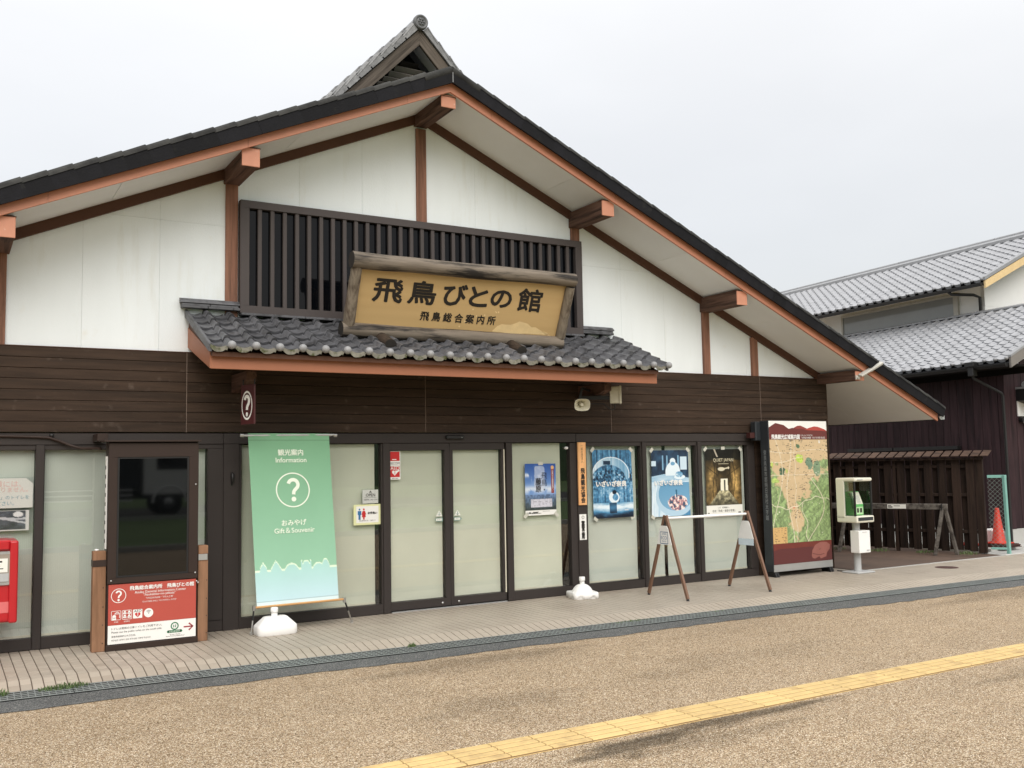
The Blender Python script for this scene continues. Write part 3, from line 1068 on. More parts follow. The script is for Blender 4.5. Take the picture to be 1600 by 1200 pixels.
window(-2.0, -.13, -1.95, -.20, 1.925, -1.95, -.20, cool=True)
window(-.13, .79, -.06, .79, 1.925, -.06, .785, cool=True)
mb = MB(); mb.box(.79, .866, -.03, .08, .004, 1.974)
obj('mullion', mb, frame_m, B, bevel=.004)
window(.866, 2.602, .872, 2.44, 1.925, .872, 2.43, cool=True)
window(2.769, 4.444, 2.80, 4.425, 1.966, 2.80, 4.375)
mb = MB(); mb.box(4.447, 4.535, -.02, .08, .004, 1.974)
obj('door_jamb', mb, frame_m, B, bevel=.004)
def door(x0, x1, g0, g1, b0, b1):
    mb = MB()
    mb.box(x0, x1, -.004, .06, .022, .117); mb.box(x0, x1, -.004, .06, 1.89, 1.972)
    if g0 > x0: mb.box(x0, g0, -.004, .06, .117, 1.89)
    if x1 > g1: mb.box(g1, x1, -.004, .06, .117, 1.89)
    d = obj('sliding_door', mb, frame_m, B, bevel=.003)
    mb = MB(); mb.box(g0, g1, .026, .032, .117, 1.89); obj('pane', mb, glass, d)
    mb = MB(); mb.box(b0, b1, .066, .069, .12, 1.885); obj('blind', mb, blind, d)
    return d
d1 = door(4.538, 5.322, 4.547, 5.258, 4.548, 5.25)
d2 = door(5.328, 6.10, 5.372, 6.057, 5.373, 6.05)
for d, x in ((d1, 5.21), (d2, 5.43)):
    mb = MB(); mb.lathe((x, -.006, .062), [(.0001, -.005), (.013, -.004), (.014, 0), (.014, .004)], 14, 0, 'y')
    obj('lock', mb, chrome, d)
mb = MB(); mb.box(6.085, 6.10, -.008, .02, .117, 1.89)
obj('door_seal', mb, cream_pl, d2)
mb = MB(); mb.box(6.115, 6.20, -.028, .08, .004, 1.974)
obj('door_jamb', mb, frame_m, B, bevel=.004)
mb = MB(); mb.box(4.55, 6.1, -.02, .07, -.006, .012)
obj('threshold', mb, alum, B)
window(6.2, 7.19, 6.212, 7.09, 1.966, 6.212, 6.985)
window(7.345, 8.278, 7.354, 8.262, 1.92, 7.354, 8.225, cool=True)
mb = MB(); mb.box(8.28, 8.352, -.03, .08, .004, 1.974); obj('mullion', mb, frame_m, B, bevel=.004)
window(8.354, 9.28, 8.358, 9.262, 1.92, 8.358, 9.235, split=8.73, cool=True)
mb = MB(); mb.box(9.282, 9.352, -.03, .08, .004, 1.974); obj('mullion', mb, frame_m, B, bevel=.004)
window(9.354, 10.40, 9.358, 10.26, 1.92, 9.358, 10.245, cool=True)

# lattice over the entrance canopy
lt = MB()
lx0, lx1, lz0, lz1 = 2.75, 7.30, 3.40, 4.66
lt.box(lx0, lx1, -.10, -.02, lz1 - .085, lz1); lt.box(lx0, lx1, -.10, -.02, lz0, lz0 + .085)
lt.box(lx0, lx0 + .10, -.10, -.02, lz0 + .085, lz1 - .085); lt.box(lx1 - .10, lx1, -.10, -.02, lz0 + .085, lz1 - .085)
lat = obj('lattice_frame', lt, lattice_m, B, bevel=.004)
ns = 30
pit = (lx1 - lx0 - .2 + .046) / (ns + 1)
sl = MB(); sl.box(-.0225, .0225, -.024, .018, lz0 + .083, lz1 - .083)
sme = None
for i in range(ns):
    xx = lx0 + .10 + pit * (i + 1) - .046 / 2 - CX + .0
    if sme is None:
        o = obj('slat', sl, lattice_m, lat, bevel=.003)
        o.data.transform(Matrix.Translation((CX, 0, 0))); sme = o.data
        o.location = (xx, -.062, 0)
    else:
        inst('slat', sme, lat, Matrix.Translation((xx, -.062, 0)))
mb = MB(); mb.box(lx0 + .02, lx1 - .02, -.038, -.034, lz0 + .02, lz1 - .02)
obj('lattice_glass', mb, dark_glass, lat)

# entrance canopy: deck, fascia, brackets, roof tiles
can = MB()
y0, y1 = -1.06, 0.0
can.extrude([(2.23, 0, 3.335), (2.23, y0, 2.845), (2.23, y0, 2.80), (2.23, 0, 3.05)], (5.53, 0, 0))
canopy = obj('canopy', can, rake_m, B)
mb = MB()
mb.box(2.235, 7.77, -1.0, -.975, 2.685, 2.845)
obj('fascia', mb, terra_shaded, canopy, bevel=.003)
for x in (2.222, 7.758):
    mb = MB()
    mb.extrude([(x, 0, 3.22), (x, -.998, 2.845), (x, -.998, 2.686), (x, 0, 3.0)], (.025, 0, 0))
    obj('barge_board', mb, terra_shaded, canopy, bevel=.003)
for x in (2.735, 7.29):
    mb = MB()
    mb.extrude([(x - .055, .0, 2.72), (x - .055, -.62, 2.715), (x - .055, -.62, 2.615), (x - .055, -.5, 2.58), (x - .055, 0, 2.52)], (.11, 0, 0))
    obj('bracket', mb, beam_m, canopy, bevel=.006)
# S-shaped roof tiles
def tile_profile(nseg, p, dip, roll, groove=.022):
    pts = []
    for k in range(nseg + 1):
        u = k / nseg
        if u < .68:
            z = -dip * sin(PI * u / .68) ** 1.0
        else:
            z = roll * sin(PI * (u - .68) / .32) ** .7
        if k == round(.68 * nseg): z = -groove
        pts.append((u * p, z))
    return pts
def tile_mesh(p, L, nseg=16, dip=.024, roll=.036, lip=.026, tilt=.029):
    mb = MB()
    pr = tile_profile(nseg, p, dip, roll)
    a = [(x, L, z) for x, z in pr]
    b = [(x, 0, z + tilt) for x, z in pr]
    c = [(x, 0.002, z + tilt - lip) for x, z in pr]
    n = nseg + 1
    mb.add(a + b, [(i, n + i, n + i + 1, i + 1) for i in range(nseg)], 0, True)
    mb.add(b + c, [(i, n + i, n + i + 1, i + 1) for i in range(nseg)], 0, False)
    mb.add([b[-1], a[-1], (p, L, -.02), (p, 0, tilt - lip)], [(0, 1, 2, 3)], 0)
    mb.add([b[0], a[0], (0, L, -.02), (0, 0, tilt - lip)], [(0, 1, 2, 3)], 0)
    return mb
def eave_tile_mesh(p, L, nseg=16, dip=.024, roll=.036, tilt=.029, drop=.026, ball=.042):
    mb = tile_mesh(p, L, nseg, dip, roll, .02, tilt)
    pr = tile_profile(nseg, p, dip, roll)
    top, bot = [], []
    for k in range(nseg + 1):
        u = k / nseg
        if u > .76: continue
        x, z = pr[k]
        top.append((x, -.004, z + tilt))
        bot.append((x, -.006, z + tilt - .030 - drop * sin(PI * min(u / .72, 1)) ** .8 + max(0, .008 - abs(u - .36) * .05)))
    n = len(top)
    mb.add(top + bot, [(i, n + i, n + i + 1, i + 1) for i in range(n - 1)], 1)
    mb.sphere((p * .85, -.012, tilt + .004), ball, 16, 10, 2)
    return mb
def lay_tiles(parent, o, u, v, ncol, nrow, p, expo, me_b, eave_b, mats, limit_cols=10**6, nm='roof_tile'):
    """o: left eave corner; u across, v up the slope. Columns beyond limit_cols are joined into one part."""
    u, v = Vector(u).normalized(), Vector(v).normalized()
    w = u.cross(v).normalized()
    if w.z < 0: w = -w
    rot = Matrix((( u.x, v.x, w.x, 0), (u.y, v.y, w.y, 0), (u.z, v.z, w.z, 0), (0, 0, 0, 1)))
    base = _base[parent.name]
    me, em = None, None
    joined = MB()
    for c in range(ncol):
        for r in range(nrow):
            src = eave_b if r == 0 else me_b
            t = Matrix.Translation(Vector(o) + u * (c * p) + v * (r * expo + random.uniform(-.004, .004)) + w * random.uniform(-.002, .003)) @ rot @ Matrix.Rotation(random.uniform(-.008, .008), 4, 'Z')
            if c >= limit_cols:
                k = len(joined.v)
                joined.v.extend([tuple(t @ Vector(q)) for q in src.v])
                joined.f.extend([tuple(i + k for i in f) for f in src.f])
                joined.mi.extend(src.mi); joined.sm.extend(src.sm)
                continue
            t2 = Matrix.Translation(-base) @ t
            d = em if r == 0 else me
            if d is None:
                ob = obj(nm, src, mats, parent)
                ob.data.transform(Matrix.Translation(base))
                if r == 0: em = ob.data
                else: me = ob.data
                ob.matrix_local = t2
            else:
                inst(nm, d, parent, t2)
    if joined.v:
        jo = obj(nm + 's', joined, mats, parent)
        jo['kind'] = 'stuff'
P_ = .238
sl_len = sqrt(1.10 ** 2 + .50 ** 2)
lay_tiles(canopy, (2.200, -1.10, 2.885), (1, 0, 0), (0, 1.10, .50), 24, 6, P_, .205,
          tile_mesh(P_, .235), eave_tile_mesh(P_, .235), [tile_m, tile_face, ball_m])
# tiled rakes at both ends of the canopy roof
for x, sg in ((2.185, -1), (7.905, 1)):
    mb = MB()
    mb.extrude([(x, .0, 3.415), (x, -1.09, 2.925), (x, -1.09, 2.84), (x, 0, 3.325)], (.035 * -sg if sg > 0 else .035, 0, 0))
    obj('rake_tile', mb, tile_m, canopy, bevel=.006)
# flat ridge courses against the wall
for a, b in ((2.14, 2.755), (7.295, 7.80)):
    k = a
    for zc, hh, yy in ((3.435, .03, -.10), (3.462, .03, -.085)):
        k = a + (0 if zc < 3.45 else -.0)
        while k < b - .02:
            k2 = min(k + (.27 if zc < 3.45 else .3), b)
            mb = MB(); mb.box(k + .002, k2 - .002, yy, -.004, zc - hh / 2, zc + hh / 2 - .003)
            obj('ridge_course', mb, tile_m, canopy, bevel=.004)
            k = k2
    mb = MB()
    prof = [(0, 3.477), (-.095, 3.477), (-.085, 3.495), (-.05, 3.525), (-.004, 3.535)]
    mb.extrude([(a - .01, y - .002, z) for y, z in prof], (b - a + .02, 0, 0))
    obj('ridge_cap', mb, tile_m, canopy)
k = 2.755
while k < 7.29:
    k2 = min(k + .36, 7.295)
    mb = MB(); mb.box(k + .002, k2 - .002, -.135, -.02, 3.372, 3.398)
    obj('flashing_tile', mb, tile_face if random.random() < .3 else tile_m, canopy, bevel=.004)
    k = k2

# smoke-vent gable riding on the ridge
def D(x): return 7.13 - 1.02 * abs(x - CX)
mb = MB()
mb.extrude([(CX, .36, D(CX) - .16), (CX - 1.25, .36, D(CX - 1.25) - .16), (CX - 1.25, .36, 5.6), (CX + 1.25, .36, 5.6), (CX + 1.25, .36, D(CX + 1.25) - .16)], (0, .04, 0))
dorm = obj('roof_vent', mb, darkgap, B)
for sgn in (-1, 1):
    xe = CX + sgn * 1.3
    mb = MB()
    mb.extrude([(CX + 0, .02, 0), (CX + 1.85, .02, 0), (CX + 1.85, .02, -.145), (CX + .148, .02, -.145)], (0, -.04, 0))
    o = obj('barge_board', mb, old_wood, dorm, bevel=.003)
    o.matrix_local = Matrix.Translation((0, 0, D(CX))) @ (Matrix.Scale(-1, 4, (1, 0, 0)) if sgn < 0 else Matrix.Identity(4)) @ Matrix.Rotation(math.atan(1.02), 4, 'Y')
    mb = MB()
    mb.extrude([(CX, .0, D(CX) + .005), (xe, 0, D(xe) + .005), (xe, 0, D(xe) + .05), (CX, 0, D(CX) + .05)], (0, 2.4, 0))
    obj('roof_slab', mb, roof_m, dorm)
    mb = MB()
    mb.extrude([(CX, .025, D(CX) - .03), (xe, .025, D(xe) - .03), (xe, .025, D(xe) - .001), (CX, .025, D(CX) - .001)], (0, .34, 0))
    obj('soffit', mb, soffit_m, dorm)
    # pale verge tiles with a rolled top
    vt2 = MB()
    vt2.box(0, .235, -.014, .014, -.045, .032)
    q0 = [(0, .03 - .05 * cos(PI * k_ / 6), .030 + .035 * sin(PI * k_ / 6)) for k_ in range(7)]
    q1 = [(.235, y, z - .03) for _, y, z in q0]
    vt2.add(q0 + q1, [(i, i + 1, 8 + i, 7 + i) for i in range(6)], 0, True)
    vt2.add(q0, [tuple(range(7))]); vt2.add(q1, [tuple(reversed(range(7)))])
    a45 = math.atan(1.02)
    me = None
    for i in range(8):
        s0 = .10 + i * .215
        xx, zz = CX + sgn * s0 * cos(a45), D(CX) + .075 - s0 * sin(a45)
        R_ = Matrix.Rotation(a45, 4, 'Y') if sgn > 0 else Matrix.Rotation(-a45, 4, 'Y') @ Matrix.Scale(-1, 4, (1, 0, 0))
        t4 = Matrix.Translation((xx - CX, -.035, zz)) @ R_
        if me is None:
            o = obj('verge_tile', vt2, vent_tile, dorm); o.data.transform(Matrix.Translation((CX, 0, 0))); me = o.data; o.matrix_local = t4
        else:
            inst('verge_tile', me, dorm, t4)
    # second row of rounded tiles behind the verge, seen as bumps
    for i in range(8):
        s0 = .16 + i * .215
        xx, zz = CX + sgn * s0 * cos(a45), D(CX) + .075 - s0 * sin(a45)
        mb = MB(); mb.tube([(xx, .10, zz + .022), (xx, .55, zz + .022)], .062, 10)
        obj('roof_tile', mb, vent_tile, dorm)
for i in range(1, 14):
    zz = 6.95 - i * .082
    hw = (7.13 - .22 - zz) / 1.02
    if hw < .05: continue
    hw = min(hw, 1.1)
    mb = MB(); mb.bar((CX - hw, .30, zz), (CX + hw, .30, zz), .07, .018, (0, .6, .8))
    obj('louver', mb, M('grey louver', srgb(150, 144, 138), .6) if i == 3 else bpy.data.materials.get('grey louver') or frame_m, dorm)
mb = MB()
mb.tube([(CX, -.04, 7.20), (CX, 2.4, 7.20)], .085, 18)
obj('ridge_tile', mb, silver_dark, dorm)
mb = MB()
mb.lathe((CX, -.05, 7.20), [(.0001, -.02), (.055, -.02), (.062, -.012), (.070, -.03), (.088, -.03), (.095, -.01), (.095, .03)], 28, 0, 'y')
for k in range(7):
    a = 2 * PI * k / 6
    rr = .0 if k == 6 else .034
    mb.sphere((CX + rr * cos(a), -.073, 7.20 + rr * sin(a)), .013, 8, 5)
obj('ridge_end_disc', mb, M('dark ridge end', srgb(96, 98, 100), .5, var=.15), dorm)

# ------------------------------------------------------------------ neighbouring houses (turned 5.4 degrees)
NA = radians(5.4)
NP = Vector((17.167, .282, 0))
H1 = thing('timber_house', 'low dark purple-brown timber house with silver tiled roof, beside the centre', 'house', NP, rotz=-NA)
_wb = {}
def boards_y(parent, x, y0, y1, z0, z1, w=.182):
    """upright boards on the side wall (plane x)"""
    y = y0
    while y < y1 - .02:
        mb = MB(); mb.box(-.022 , .012, .003, w - .003, z0, z1)
        if ('y', w, z0, z1) not in _wb:
            o = obj('wall_board', mb, purple, parent, bevel=.004); _wb[('y', w, z0, z1)] = o.data
            o.location = (x, y, 0)
        else:
            inst('wall_board', _wb[('y', w, z0, z1)], parent, Matrix.Translation((x, y, 0)))
        y += w
mb = MB(); mb.box(.02, 7, .02, 9.5, 0, 3.4)
obj('wall_core', mb, darkgap, H1)
boards_y(H1, 0, .13, 9.2, .28, 3.42)
mb = MB(); mb.box(-.03, .10, -.03, .12, .33, 3.42); obj('corner_post', mb, purple, H1, bevel=.006)
x = .10
while x < 4.0:
    mb = MB(); mb.box(x + .003, x + .177, -.012, .02, .335, 3.3 + .5 * min(x, 2)); obj('wall_board', mb, purple, H1, bevel=.004)
    x += .182
mb = MB(); mb.box(-.012, 5, -.02, 9.5, -.05, .33); obj('foundation', mb, concrete, H1, bevel=.006)
def roofside(parent, xe, ze, xr, slope, s0, s1, cols, rows, limit, p=.235, expo=.2):
    zr = ze + slope * (xr - xe)
    mb = MB()
    mb.extrude([(xe + .03, s0 + .03, ze - .055), (xr, s0 + .03, zr - .055), (xr, s0 + .03, zr - .12), (xe + .03, s0 + .03, ze - .12)], (0, s1 - s0 - .03, 0))
    obj('roof_deck', mb, roof_m, parent)
    lay_tiles(parent, (xe, s0 + cols * p, ze), (0, -1, 0), (1, 0, slope), cols, rows, p, expo,
              tile_mesh(p, expo + .03, 8, .018, .026, .02, .02), eave_tile_mesh(p, expo + .03, 8, .018, .026, .02, .035, .036),
              [silver_tile, silver_dark, silver_tile], 0)
# individual tiles for the columns seen largest
def roof_two(parent, xe, ze, xr, slope, s0, near_cols, far_cols, rows, p=.235, expo=.2):
    zr = ze + slope * (xr - xe)
    tot = near_cols + far_cols
    mb = MB()
    mb.extrude([(xe + .03, s0 + .03, ze - .055), (xr, s0 + .03, zr - .055), (xr, s0 + .03, zr - .12), (xe + .03, s0 + .03, ze - .12)], (0, tot * p - .03, 0))
    obj('roof_deck', mb, roof_m, parent)
    a, b = tile_mesh(p, expo + .03, 8, .018, .026, .02, .02), eave_tile_mesh(p, expo + .03, 8, .018, .026, .02, .035, .036)
    lay_tiles(parent, (xe, s0 + near_cols * p, ze), (0, -1, 0), (1, 0, slope), near_cols, rows, p, expo, a, b, [silver_tile, silver_dark, silver_tile])
    lay_tiles(parent, (xe, s0 + tot * p, ze), (0, -1, 0), (1, 0, slope), far_cols, rows, p, expo, a, b, [silver_tile, silver_dark, silver_tile], 0)
roof_two(H1, -.62, 3.43, 2.2, .50, -.62, 20, 22, 15)
mb = MB()
mb.extrude([(-.62, -.66, 3.46), (2.3, -.66, 4.92), (2.3, -.66, 4.72), (-.62, -.66, 3.27)], (0, .04, 0)); obj('barge_board', mb, M('grey barge', srgb(120, 116, 112), .6), H1)
mb = MB()
mb.extrude([(-.63, -.67, 3.46), (2.3, -.67, 4.925), (2.3, -.67, 4.97), (-.63, -.67, 3.50)], (0, .10, 0)); obj('verge_trim', mb, silver_dark, H1)
for k in range(26):
    mb = MB(); y = -.6 + k * .36
    mb.box(2.08, 2.32, y + .002, y + .358, 4.80, 4.835); obj('ridge_course', mb, silver_dark, H1, bevel=.004)
mb = MB(); mb.extrude([(2.10, -.6, 4.835), (2.2, -.6, 4.87), (2.36, -.6, 4.90), (2.36, -.6, 4.835)], (0, 9.4, 0)); obj('ridge_flashing', mb, silver_dark, H1)
mb = MB()
gr = [(-.66 + .055 * cos(radians(a)), 3.36 + .075 * sin(radians(a))) for a in range(180, 361, 20)]
mb.extrude([(px, -.60, pz) for px, pz in gr], (0, 9.8, 0)); obj('gutter', mb, blackm, H1)
mb = MB(); mb.box(-.05, -.005, -.55, 9.4, 3.20, 3.36); mb.box(-.58, -.05, -.58, 9.4, 3.31, 3.34); obj('eave_soffit', mb, darkgap, H1)
mb = MB()
mb.box(-.75, -.57, .03, .23, 3.35, 3.44); mb.box(-.72, -.60, .07, .19, 3.18, 3.35); obj('rain_hopper', mb, blackm, H1, bevel=.008)
mb = MB(); mb.tube([(-.66, .13, 3.2), (-.64, .13, 3.14), (-.10, -.02, 2.86), (-.075, -.03, 2.80), (-.075, -.03, .1)], .026, 10); obj('downpipe', mb, blackm, H1)
# shutter box on the side wall
for a, b in ((1.0, 2.6), (2.63, 3.9)):
    mb = MB(); mb.box(-.14, 0, a, b, 1.83, 1.90); obj('window_hood', mb, blackm, H1, bevel=.005)
# front pent roof, plaster panel and lamp at the right edge
P1 = MB()
P1.extrude([(.30, -.42, 2.72), (1.6, -.42, 2.36), (1.6, -.42, 2.56), (.30, -.42, 2.93)], (0, .42, 0))
obj('front_eave', P1, blackm, H1, bevel=.006)
mb = MB()
for k in range(3): mb.tube([(.36, -.40 + .12 * k, 3.03 - .0 * k), (1.6, -.40 + .12 * k, 2.70)], .06, 10)
mb.extrude([(.30, -.45, 2.94), (1.6, -.45, 2.58), (1.6, -.45, 2.62), (.30, -.45, 2.98)], (0, .45, 0))
obj('front_eave_tile', mb, silver_dark, H1)
mb = MB(); mb.extrude([(.315, -.03, 2.43), (1.6, -.03, 2.43), (1.6, -.03, 2.45), (.315, -.03, 2.74)], (0, .02, 0)); obj('plaster_panel', mb, house_white, H1)
lm = thing('wall_lamp', 'small white and black lamp under the pent roof at the right edge of the photo', 'lamp', NP + Vector((.5, -.1, 2.3)))
def nw(x, y, z): return (NP.x + x * cos(NA) + y * sin(NA), NP.y - x * sin(NA) + y * cos(NA), z)
mb = MB(); mb.tube([nw(.38, -.02, 2.36), nw(.38, -.10, 2.36)], .05, 12); obj('lamp_bracket', mb, blackm, lm)
mb = MB(); mb.tube([nw(.38, -.10, 2.30), nw(.46, -.11, 2.37), nw(.70, -.12, 2.38)], [.02, .035, .035], 12); obj('lamp_body', mb, grey_lamp, lm)

H2 = thing('white_house', 'two-storey white house behind, long window band under a silver tiled roof', 'house', NP + Vector((0, 0, 0)), rotz=-NA)
mb = MB(); mb.box(2.42, 9.0, 2.2, 16, 0, 5.72); obj('wall', mb, house_white, H2)
mb = MB(); mb.extrude([(2.42, 2.195, 5.55), (6.5, 2.195, 7.3), (9.0, 2.195, 6.2), (9.0, 2.195, 5.0), (2.42, 2.195, 5.0)], (0, .1, 0)); obj('gable_wall', mb, house_white, H2)
roof_two(H2, 1.72, 5.45, 4.75, .48, 1.64, 20, 36, 15, p=.25, expo=.215)
mb = MB()
mb.extrude([(4.7, 1.66, 6.70), (4.7, 1.66, 6.86), (4.62, 1.66, 6.86), (4.62, 1.66, 6.93), (4.72, 1.66, 7.0), (4.82, 1.66, 7.02), (5.0, 1.66, 6.9), (5.0, 1.66, 6.7)], (0, 14, 0)); obj('ridge', mb, silver_dark, H2)
for k in range(14):
    mb = MB(); mb.tube([(4.76, 1.64 + k, 7.0), (4.76, 1.64 + k + .985, 7.0)], .05, 10); obj('ridge_tile', mb, silver_dark, H2)
mb = MB()
mb.extrude([(1.72, 1.60, 5.42), (4.9, 1.60, 6.95), (4.9, 1.60, 6.76), (1.72, 1.60, 5.26)], (0, .045, 0)); obj('barge_board', mb, cream_wood, H2)
mb = MB()
mb.extrude([(1.70, 1.59, 5.43), (4.9, 1.59, 6.96), (4.9, 1.59, 7.04), (1.70, 1.59, 5.50)], (0, .12, 0)); obj('verge_trim', mb, silver_dark, H2)
mb = MB(); mb.extrude([(1.76, 1.68, 5.36), (2.44, 1.68, 5.69), (2.44, 1.68, 5.66), (1.76, 1.68, 5.33)], (0, 14, 0)); obj('eave_soffit', mb, cream_wood, H2)
mb = MB()
gr = [(1.68 + .05 * cos(radians(a)), 5.38 + .07 * sin(radians(a))) for a in range(180, 361, 20)]
mb.extrude([(px, 1.66, pz) for px, pz in gr], (0, 14, 0)); obj('gutter', mb, blackm, H2)
mb = MB(); mb.tube([(1.70, 2.55, 5.34), (1.74, 2.5, 5.27), (2.2, 2.3, 5.25), (2.36, 2.27, 5.20), (2.37, 2.27, 4.6)], .035, 10); obj('downpipe', mb, blackm, H2)
mb = MB()
mb.box(2.36, 2.42, 2.98, 6.46, 5.33, 5.39); mb.box(2.36, 2.42, 2.98, 6.46, 4.80, 4.87); mb.box(2.36, 2.42, 6.40, 6.46, 4.87, 5.33); mb.box(2.36, 2.42, 2.86, 2.98, 4.80, 5.39)
wf = obj('window_frame', mb, grey_lamp, H2)
mb = MB(); mb.box(2.385, 2.39, 2.98, 6.40, 4.87, 5.33); obj('pane', mb, M('pale grey upstairs pane', srgb(150, 154, 156), .06, var=.1, vscale=1.0), wf)
mb = MB()
for s_ in (5.15, 4.75, 3.3): mb.tube([(2.384, s_, 4.98), (2.377, s_, 4.98)], .10, 14)
obj('pane_reflection', mb, grey_paint, wf) if False else None

# ------------------------------------------------------------------ fence, mesh panel, cones, sawhorse
FA, FB = Vector((15.56, -.18, 0)), Vector((14.57, 2.22, 0))
fu = (FB - FA).normalized()
fn = Vector((-fu.y, fu.x, 0))
if fn.x > 0: fn = -fn            # towards the camera side (-x)
FE = thing('slat_fence', 'dark brown plank fence with small slatted roof between the two buildings', 'fence', FA)
FL = 4.3
def fp(s, o, z): return FA + fu * s + fn * o + Vector((0, 0, z))
mb = MB(); mb.bar(fp(.0, -.0, .02), fp(.0, -.0, 1.72), .10, .13, fu); obj('end_post', mb, fence_m, FE, bevel=.006)
k = 0
s = .14
while s < FL:
    mb = MB(); mb.bar(fp(s, .035 + random.uniform(-.003, .003), .05 + random.uniform(-.015, .015)), fp(s, .035, 1.66), .135, .018, fn); obj('plank', mb, fence_m, FE, bevel=.003)
    mb = MB(); mb.bar(fp(s + .112, -.04, .06), fp(s + .112, -.04, 1.66), .12, .018, fn); obj('plank', mb, fence_m, FE, bevel=.003)
    s += .232
for z in (.38, 1.02, 1.52):
    mb = MB(); mb.bar(fp(0, .0, z), fp(FL, .0, z), .06, .055, (0, 0, 1)); obj('rail', mb, fence_m, FE, bevel=.004)
for s in (1.42, 2.8, 4.2):
    mb = MB(); mb.bar(fp(s, .0, 0), fp(s, .0, 1.66), .09, .05, fu); obj('post', mb, fence_m, FE)
mb = MB(); mb.bar(fp(-.1, .10, 1.655), fp(FL, .10, 1.655), .04, .04); mb.bar(fp(-.1, -.1, 1.715), fp(FL, -.1, 1.715), .04, .04); obj('cap_rail', mb, fence_m, FE)
s = -.12
while s < FL:
    mb = MB(); mb.bar(fp(s, .17, 1.695), fp(s, -.19, 1.79), .128, .014, (0, 0, 1)); obj('roof_slat', mb, fence_cap, FE, bevel=.003)
    s += .158

# teal mesh panel
TA, TB = Vector((15.64, -.27, 0)), Vector((15.79, -.50, 0))
TP = thing('mesh_panel', 'pale teal framed wire mesh panel closing the gap at the fence end', 'fence panel', TB)
mb = MB(); mb.bar(TB + Vector((0, 0, 0)), TB + Vector((-.02, 0, 1.36)), .055, .055, (1, 0, 0)); obj('post', mb, teal, TP, bevel=.006)
mb = MB(); mb.bar(TA + Vector((0, 0, 1.335)), TB + Vector((.02, -.02, 1.335)), .05, .05); mb.bar(TA + Vector((0, 0, .10)), TB + Vector((0, 0, .10)), .035, .035); obj('rail', mb, teal, TP, bevel=.004)
mb = MB()
tl = (TB - TA).length; td = (TB - TA).normalized()
for k in range(-20, 30):
    for sg in (1, -1):
        pts = []
        z0 = .10 + k * .075
        a0, b0 = (0, z0), (tl, z0 + sg * tl)
        # clip to the frame
        def cl(p, q):
            (x0, y0), (x1, y1) = p, q
            t0, t1 = 0.0, 1.0
            for lo, hi, d_, v_ in ((.10, 1.33, y1 - y0, y0),):
                if abs(d_) > 1e-9:
                    ta, tb = (lo - v_) / d_, (hi - v_) / d_
                    if ta > tb: ta, tb = tb, ta
                    t0, t1 = max(t0, ta), min(t1, tb)
            if t1 - t0 < .02: return None
            return (x0 + (x1 - x0) * t0, y0 + (y1 - y0) * t0), (x0 + (x1 - x0) * t1, y0 + (y1 - y0) * t1)
        c = cl(a0, b0)
        if c:
            (xa, za), (xb, zb) = c
            mb.bar(TA + td * xa + Vector((0, 0, za)), TA + td * xb + Vector((0, 0, zb)), .0032, .0032, (1, 0, 0))
wm = obj('wire_mesh', mb, wire_m, TP); wm['kind'] = 'stuff'

def cone(base, label, h=.63, lean=0):
    t = thing('traffic_cone', label, 'traffic cone', base, 'traffic cones behind the mesh panel')
    b = Vector(base)
    mb = MB(); mb.lathe(b, [(.135, .02), (.13, .03), (.11, .05), (.035, h - .02), (.03, h), (.0001, h)], 22); obj('cone_body', mb, cone_m, t)
    mb = MB(); mb.box(b.x - .18, b.x + .18, b.y - .18, b.y + .18, b.z, b.z + .022); obj('base_plate', mb, cone_m, t, bevel=.006)
    return t
cone((16.32, .02, .13), 'orange traffic cone standing upright behind the teal mesh panel')
cone((16.10, .42, .09), 'orange traffic cone half hidden by the fence end post', .56)
mb = MB()
for k in range(4): mb.box(16.08 + .02 * k, 16.62 - .015 * k, -.22 + .02 * (k % 2), .25, .071 + .015 * k, .084 + .015 * k)
single('rubber_mats', mb, [rust_stack], 'stack of dark rubber mats under the orange cone', 'mat stack', (16.35, 0, .071))
mb = MB(); mb.box(16.42, 16.80, .20, .42, .07, .36)
wb_ = thing('white_block', 'white perforated block behind the orange traffic cone', 'block', (16.6, .3, .07))
obj('block', mb, white_pl, wb_, bevel=.02)
mb = MB()
for i in range(6):
    for j in range(5):
        mb.lathe((16.46 + i * .06, .195, .11 + j * .055), [(.0001, 0), (.013, 0)], 8, 0, 'y')
ho = obj('hole', mb, darkgap, wb_); ho['kind'] = 'stuff'

# timber sawhorse barrier in front of the fence
SH = thing('timber_barrier', 'grey weathered timber barrier on splayed legs in front of the plank fence', 'barrier', (14.8, .3, 0))
a_, b_ = Vector((14.93, .10, .83)), Vector((14.30, 1.62, .83))
bu = (b_ - a_).normalized()
bn = Vector((-bu.y, bu.x, 0))
mb = MB(); mb.bar(a_ - bu * .06, b_ + bu * .4, .075, .10); obj('beam', mb, saw_m, SH, bevel=.006)
for q, nm in ((a_, 0), (b_, 1)):
    for sg in (-1, 1):
        sv = Vector((.185, -.085, 0)) * sg
        f = q + sv + Vector((0, 0, -q.z))
        mb = MB(); mb.bar(f, q + sv * .12 + Vector((0, 0, -.03)), .085, .05, bu); obj('leg', mb, saw_m, SH, bevel=.005)
mb = MB(); mb.bar(a_ + bn * .05 + bu * .02 + Vector((0, 0, .05)), a_ + bn * .05 + bu * .02 + Vector((0, 0, -.06)), .06, .012, bu); obj('strap', mb, blackm, SH)
pc = a_.lerp(b_, .47) + bn * (.042 if bn.x < 0 else -.042)
if bn.x > 0: bn2 = -bn
else: bn2 = bn
fr = Frame(pc, -bu, (0, 0, 1))
